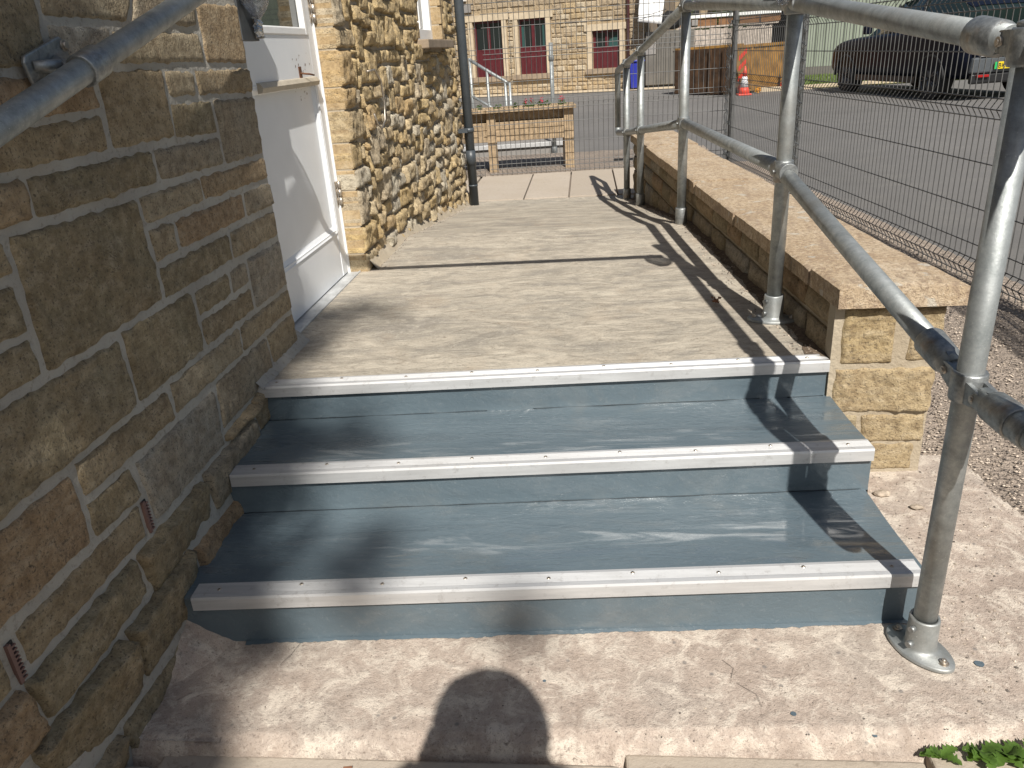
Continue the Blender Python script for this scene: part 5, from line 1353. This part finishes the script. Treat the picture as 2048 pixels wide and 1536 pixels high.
# ================================================================== PHOTOGRAPHER (behind the camera, casts the shadow on the apron)
ph = empty('person', (.05, -.34, -.05), label='person in dark clothes standing on the lower pavement holding a phone up with both hands', cat='person')
def skin_body(name, verts, edges, radii, mat, root):
    bm = bmesh.new(); lay = bm.verts.layers.skin.verify(); vv = [bm.verts.new(v) for v in verts]
    for i, j in edges: bm.edges.new((vv[i], vv[j]))
    for i, r_ in enumerate(radii): vv[i][lay].radius = r_ if isinstance(r_, tuple) else (r_, r_)
    vv[0][lay].use_root = True
    me = bpy.data.meshes.new(name); bm.to_mesh(me); bm.free(); o = bpy.data.objects.new(name, me); COL.objects.link(o)
    o.modifiers.new('skin', 'SKIN').use_smooth_shade = True; s_ = o.modifiers.new('sub', 'SUBSURF'); s_.levels = 2; s_.render_levels = 2
    me.materials.append(M[mat]); return par(root, o)
Pv = [(.07,-.36,.86), (.07,-.37,1.05), (.08,-.37,1.26), (.09,-.32,1.42), (.10,-.25,1.50),
      (.27,-.30,1.45), (.31,-.19,1.28), (.24,-.10,1.29), (-.10,-.33,1.40), (-.19,-.24,1.18), (-.07,-.11,1.23),
      (.15,-.36,.80), (.16,-.33,.42), (.17,-.37,.04), (-.02,-.36,.80), (-.03,-.33,.42), (-.04,-.37,.04), (.18,-.24,.0), (-.06,-.24,.0)]
Pe = [(0,1),(1,2),(2,3),(3,4),(3,5),(5,6),(6,7),(3,8),(8,9),(9,10),(0,11),(11,12),(12,13),(0,14),(14,15),(15,16),(13,17),(16,18)]
Pr = [(.15,.11),(.14,.10),(.17,.12),(.14,.10),.06,.095,.075,.045,.085,.06,.035,.085,.062,.045,.085,.062,.045,.035,.035]
skin_body('body', Pv, Pe, Pr, 'cloth_navy', ph)
bm = bmesh.new(); bmesh.ops.create_icosphere(bm, subdivisions=4, radius=1)
for v in bm.verts:
    p = v.co.copy(); x, y, z = p.x*.080, p.y*.098, p.z*.118
    if p.z < -.1: x *= 1-.28*(-p.z-.1); y *= 1-.1*(-p.z)
    y += .022*math.exp(-((p.x/.16)**2+((p.z+.12)/.22)**2))*(p.y > .5)          # nose
    y -= .008*sum(math.exp(-(((p.x-s_*.42)/.2)**2+((p.z-.08)/.14)**2)) for s_ in (-1, 1))*(p.y > .3)
    v.co = Vector((x+.15, y-.23, z+1.605))
me = bpy.data.meshes.new('head'); bm.to_mesh(me); bm.free(); me.materials.append(M['skin'])
for p in me.polygons: p.use_smooth = True
o = bpy.data.objects.new('head', me); COL.objects.link(o); par(ph, o)
bm = bmesh.new(); bmesh.ops.create_icosphere(bm, subdivisions=4, radius=1)
for v in bm.verts:
    p = v.co.copy(); k = 1+.05*fbm(p.x*4, p.y*4, p.z*4, 2); v.co = Vector((p.x*.122*k+.15, -.245+p.y*.112*k if p.y < .35 or p.z > .3 else -.245+.035, (p.z*.128 if p.z > 0 else p.z*.24)*k+1.615))
me = bpy.data.meshes.new('hair'); bm.to_mesh(me); bm.free(); me.materials.append(M['hair']); o = bpy.data.objects.new('hair', me); COL.objects.link(o); par(ph, o)
for s_ in (-1, 1):                                     # hands: palm, four fingers, thumb around the phone's ends
    hx = .105*s_; HO = .065
    V = [(.02+hx*1.25, -.12, 1.215), (hx*1.05, -.055, 1.245), (hx*.98, -.035, 1.265)]; E_ = [(0,1),(1,2)]; Rr = [.034, .042, .034]
    for k in range(4):
        z0 = 1.272+.016*k; b_ = len(V); V += [(hx*.98, -.045, z0), (hx*1.0, -.016, z0+.004), (hx*.86, -.006, z0+.006), (hx*.70, -.008, z0+.006)]; E_ += [(2, b_), (b_, b_+1), (b_+1, b_+2), (b_+2, b_+3)]; Rr += [.011, .009, .008, .007]
    b_ = len(V); V += [(hx*.9, -.06, 1.262), (hx*.72, -.050, 1.272)]; E_ += [(1, b_), (b_, b_+1)]; Rr += [.011, .009]
    V = [(x+HO+(.005 if s_ > 0 else 0), y, z+(.04 if s_ > 0 else .01)) for x, y, z in V]
    skin_body('hand', V, E_, Rr, 'skin', ph)
phn = box('phone', (-.012, -.030, 1.262), (.144, -.022, 1.338), 'black', None, .003, label='dark mobile phone held sideways in the person\'s two hands', cat='phone')

# ================================================================== TREE BEHIND THE CAMERA that shades the left wall
tr = empty('tree', (-.9, -11, -.2), label='broad leafy tree standing well behind the photographer', cat='tree')
U = Vector((SUN.y, -SUN.x, 0)).normalized(); U = -U if U.x < 0 else U
V_ = SUN.cross(U).normalized(); V_ = -V_ if V_.z < 0 else V_
def uv(x, y, z): p = Vector((x, y, z)); return p.dot(U), p.dot(V_)
def inpoly(u, v, poly):
    c = False; j = len(poly)-1
    for i in range(len(poly)):
        (xi, yi), (xj, yj) = poly[i], poly[j]
        if (yi > v) != (yj > v) and u < (xj-xi)*(v-yi)/(yj-yi)+xi: c = not c
        j = i
    return c
pts = [uv(WX,-.8,-.3), uv(WX,-.8,2.2), uv(WX,.8,1.9), uv(WX,1.5,1.62), uv(WX,1.80,1.33), uv(WX,2.05,1.20), uv(WX,2.3,1.08), uv(WX,2.52,1.0), uv(-1.0,2.75,.385), uv(-.92,2.45,.385), uv(-.93,2.15,.385), uv(-.88,2.0,.267), uv(-.80,1.75,.14), uv(-.76,1.5,0), uv(-.80,1.2,0), uv(-.76,.8,0)]
DEV_POLY = pts
blobs = [(uv(-.86,2.80,.385), .15), (uv(-.72,2.02,.267), .13), (uv(-.58,1.57,.14), .14), (uv(-.86,1.49,.06), .13), (uv(-.17,1.49,.07), .06)]
rt = random.Random(11); crown = []
us_ = [p[0] for p in pts]; vs_ = [p[1] for p in pts]
clumps = []
tries = 0
while len(clumps) < 400:
    u = rt.uniform(min(us_)-.2, max(us_)); v = rt.uniform(min(vs_)-.3, max(vs_)+.1)
    if inpoly(u, v, pts): clumps.append((u, v, rt.uniform(9.0, 13.5), .10))
for (c_, r_) in blobs:
    for k in range(int(2+r_*50)):
        a = rt.uniform(0, 6.28); d_ = r_*math.sqrt(rt.random())*.8; clumps.append((c_[0]+d_*math.cos(a), c_[1]+d_*math.sin(a), rt.uniform(14, 17), .05))
for k in range(170):                                  # rest of the crown, falling in shade already or off to the left
    u = rt.uniform(-3.6, -.95); v = rt.uniform(-.9, 2.4); clumps.append((u, v, rt.uniform(8.5, 14.5), .30))
mb = MB()
for (u, v, t, r_) in clumps:
    c_ = U*u+V_*v+SUN*t; leaf_cluster(mb, c_, r_, 26 if r_ < .2 else 60, .045, .7, rt)
par(tr, mb.build('crown', 'tree_leaf'))
cc = U*-1.3+V_*1.0+SUN*11.5
tr.location = (cc.x, cc.y, -.2)
bpy.context.view_layer.update()
trunk = MB().tube([(cc.x-.1, cc.y, -.3), (cc.x, cc.y, 2.5), (cc.x-.1, cc.y+.1, 5), (cc.x, cc.y, cc.z+.6)], .2, 12, rs=[.28, .22, .17, .05])
for k in range(14):
    a = rt.uniform(0, 6.28); zz = rt.uniform(4.5, cc.z-.5); q = Vector((cc.x, cc.y, zz)); e_ = q+Vector((math.cos(a)*rt.uniform(.8, 1.6)-.4, math.sin(a)*1.6, rt.uniform(.8, 2.2))); trunk.tube([q, (q+e_)/2+Vector((0,0,.15)), e_], .05, 6, rs=[.07, .045, .015])
o = trunk.build('trunk', 'bark'); o.parent = tr; o.matrix_parent_inverse = Matrix.Translation((-cc.x, -cc.y, .2))
bpy.data.objects['crown'].matrix_parent_inverse = Matrix.Translation((-cc.x, -cc.y, .2))

# ================================================================== SMALL THINGS ON THE GROUND
def pebbles(name, n, reg, smin, smax, mat, seed):
    rp_ = random.Random(seed); mb = MB(); cnt_ = 0
    while cnt_ < n:
        x, y, z, ok = reg(rp_)
        if not ok: continue
        s = rp_.uniform(smin, smax)*(.5+rp_.random()); a = rp_.uniform(0, 3.14); c_, s2_ = math.cos(a), math.sin(a)
        base = [(1,0,0),(.4,.8,.1),(-.6,.7,0),(-1,-.1,.1),(-.3,-.8,0),(.7,-.6,0),(.1,0,.62),(0,0,-.3)]
        vs = []
        for (px, py, pz) in base:
            px, py, pz = px*rp_.uniform(.7, 1.2), py*rp_.uniform(.7, 1.2), pz*rp_.uniform(.7, 1.2); vs.append((x+(px*c_-py*s2_)*s, y+(px*s2_+py*c_)*s, z+pz*s))
        mb.add(vs, [(i, (i+1)%6, 6) for i in range(6)]+[((i+1)%6, i, 7) for i in range(6)]); cnt_ += 1
    return mb.build(name, mat, kind='stuff', label='loose chippings and grit scattered on the ground')
def gx(y): return 1.46-.1*(y-8.456)
simple('chip_pale', (.50,.42,.34), .9, var=.4, scale=90); simple('chip_dark', (.13,.11,.095), .9, var=.5, scale=90)
for i, (mt, sd2) in enumerate((('chip_pale', 1), ('chip_dark', 2), ('pebble', 3))):
    pebbles('gravel', 9000, lambda r_: (lambda y: (lambda x: (x, y, gz(x, y)+.009, (x > 1.02 if y < 2.3 else x > cwx(y)+.33) and x < 1.46-.1*(y-8.456)+.14))(r_.uniform(.9, 2.5)))(1.0+6.5*r_.random()**1.6), .0022, .0055, mt, sd2)
    def reg(r_):
        y = 2.25+4.3*r_.random(); x = wallx(y)-abs(r_.gauss(0, .045))-.004; return x, y, lz(y)+.001, x > wallx(y)-.16
    pebbles('wall_grit', 900, reg, .0016, .0045, mt, sd2+10)
    def reg2(r_):
        y = 1.2+1.1*r_.random(); x = .74+.45*r_.random(); return x, y, apz(x, y)+.001, True
    pebbles('apron_grit', 260, reg2, .0012, .0035, mt, sd2+20)
    def reg3(r_):
        y = 3.5+3.2*r_.random(); x = WX+.03+abs(r_.gauss(0, .03)); return x, y, lz(y)+.001, True
    pebbles('wall_foot_grit', 350, reg3, .0012, .0035, mt, sd2+30)
    def reg4(r_): return r_.uniform(-.9, 1.2), r_.uniform(1.17, 1.45), .001, True
    pebbles('specks', 90, reg4, .0008, .0022, mt, sd2+40)
# bigger crumbs by the pier and the dead leaf clump near the second post
rc = random.Random(4)
for i, (x, y, z, s) in enumerate(((.86, 2.10, .008, .016), (.93, 2.02, .01, .012), (.80, 1.98, .008, .010))):
    bm = bmesh.new(); bmesh.ops.create_icosphere(bm, subdivisions=2, radius=1)
    for v in bm.verts: v.co = Vector((v.co.x*1.6, v.co.y, v.co.z*.55))*s*(1+.3*nz(v.co.x*2+i, v.co.y*2, v.co.z*2))
    me = bpy.data.meshes.new('stone_crumb'); bm.to_mesh(me); bm.free(); me.materials.append(M['pebble']); o = bpy.data.objects.new('stone_crumb', me); COL.objects.link(o); o.location = (x, y, z)
    tag(o, ['largest broken stone crumb at the foot of the wall pier', 'small stone crumb just right of the largest one by the pier', 'small stone crumb beside the right end of the middle step'][i], 'stone', group='stone crumbs by the pier')
def leaf_pile(name, c, n, s, mat, label):
    e = empty(name, c, label=label, cat='leaf'); r_ = random.Random(n)
    for k in range(n):
        mb = MB(); a = r_.uniform(0, 6.28); q = Vector(c)+Vector((r_.gauss(0, s*.5), r_.gauss(0, s*.5), .003+.003*k)); vs = []
        for i in range(8): t = i*math.pi/4; rr_ = s*(.5+.5*abs(math.cos(t)))*r_.uniform(.6, 1); vs.append(q+Vector((math.cos(t+a)*rr_, math.sin(t+a)*rr_*.7, .006*r_.random()+.008*(i % 2))))
        mb.add(vs, [tuple(range(8))]); par(e, mb.build('leaf', mat))
leaf_pile('dead_leaf', (.462, 2.81, .386), 7, .014, 'dead_leaf', 'curled brown dead leaf lying in the rail shadow near the second post')
leaf_pile('dead_leaf', (-.515, 1.105, -.040), 2, .018, 'dead_leaf', 'red brown dead leaf at the bottom edge on the lower paving')
# weeds growing from the joint at the lower right
def lobed_leaf(mb, base, dirv, ln, wd, curl, r_):
    d = Vector(dirv).normalized(); side = d.cross(Z).normalized(); n_ = side.cross(d).normalized(); m = 12; vs = []; 
    for i in range(m+1):
        t = i/m; wv = wd*math.sin(math.pi*min(1, t*.92+.06))**.7*(1+.45*math.sin(t*math.pi*9+r_)); p = Vector(base)+d*(ln*t)+n_*(curl*math.sin(t*2.4)*ln)+Z*(-.25*ln*t*t)
        vs += [p-side*wv+n_*wv*.35, p, p+side*wv+n_*wv*.35]
    fs = []
    for i in range(m): a = i*3; fs += [(a, a+1, a+4, a+3), (a+1, a+2, a+5, a+4)]
    mb.add(vs, fs, 0, True)
weeds = [((.665, 1.176, -.024), .040, 6, 'small dark green weed left of the leafy weeds in the paving joint'), ((.742, 1.180, -.022), .048, 11, 'bright green weed in the middle of the paving joint weeds'), ((.785, 1.180, -.022), .055, 12, 'large lobed green weed spilling over the paving edge'), ((.838, 1.196, -.010), .036, 8, 'small spiky green weed at the right end of the paving joint weeds')]
for wi, (c_, ln, k, lab) in enumerate(weeds):
    e = empty('weed', c_, label=lab, cat='weed', group='weeds in the paving joint'); rw_ = random.Random(wi+3)
    for q in range(k):
        a = rw_.uniform(math.pi*.9, math.pi*2.15); mb = MB(); lobed_leaf(mb, c_, (math.cos(a), math.sin(a)*.7, rw_.uniform(.15, .7)), ln*rw_.uniform(.6, 1.1), ln*.26, rw_.uniform(.05, .2), rw_.random()*5)
        par(e, mb.build('leaf', 'weed_leaf')); mb = MB(); st_ = Vector(c_); mb.tube([st_-Z*.02, st_+Vector((math.cos(a)*ln*.18, math.sin(a)*ln*.12, .004))], .0011, 5); par(e, mb.build('stem', 'weed_leaf'))
# fine dark roots / hairs on the concrete
for (pts_, lab) in (([(.28,1.40),(.30,1.375),(.29,1.345)], 'thin bent twig near the middle of the bottom riser'), ([(.30,1.33),(.335,1.30),(.34,1.265)], 'longest thin twig in the middle of the concrete apron'), ([(-.72,1.44),(-.73,1.40),(-.745,1.365)], 'thin twig on the apron close to the left wall')):
    MB().tube([(x, y, .004) for x, y in pts_], .00045, 4).build('twig', 'chip_dark', label=lab, cat='twig', group='thin twigs on the concrete')
# grass on the verge
def tufts():
    r_ = random.Random(8); mb = MB()
    for _ in range(9000):
        x = r_.uniform(5.3, 14); y = r_.uniform(20.2, 25.6); h = r_.uniform(.03, .09); a = r_.uniform(0, 6.28); mb.add([(x, y, .02), (x+.02*math.cos(a), y+.02*math.sin(a), .02), (x+.03*math.cos(a+1), y+.03*math.sin(a+1), .02+h)], [(0, 1, 2)])
    mb.build('grass', 'grass_blade', kind='stuff', label='short green grass on the verge behind the parked car')
tufts()
# blue paint drips on the apron
DRIP = {(.40, 1.25): 'dried blue grey paint drip a hand below the bottom step', (.55, 1.21): 'blue paint drip left of the handrail base flange', (-.12, 1.33): 'tiny blue paint drip above the head shadow', (.33, 1.15): 'blue paint drip at the edge of the concrete apron', (.83, 1.40): 'largest blue paint smear right of the handrail base'}
for (x, y, s) in ((.40, 1.25, .006), (.55, 1.21, .005), (-.12, 1.33, .004), (.33, 1.15, .004), (.83, 1.40, .010)):
    n = 10; vs = [(x+s*math.cos(2*math.pi*i/n)*(1+.3*nz(i, x*9, 0)), y+s*math.sin(2*math.pi*i/n)*(1+.3*nz(i, 5, y*9)), apz(x, y)+.0025) for i in range(n)]
    MB().add(vs, [tuple(range(n))]).build('paint_drip', 'step_paint', label=DRIP[(x, y)], cat='paint drip', group='paint drips on the apron')
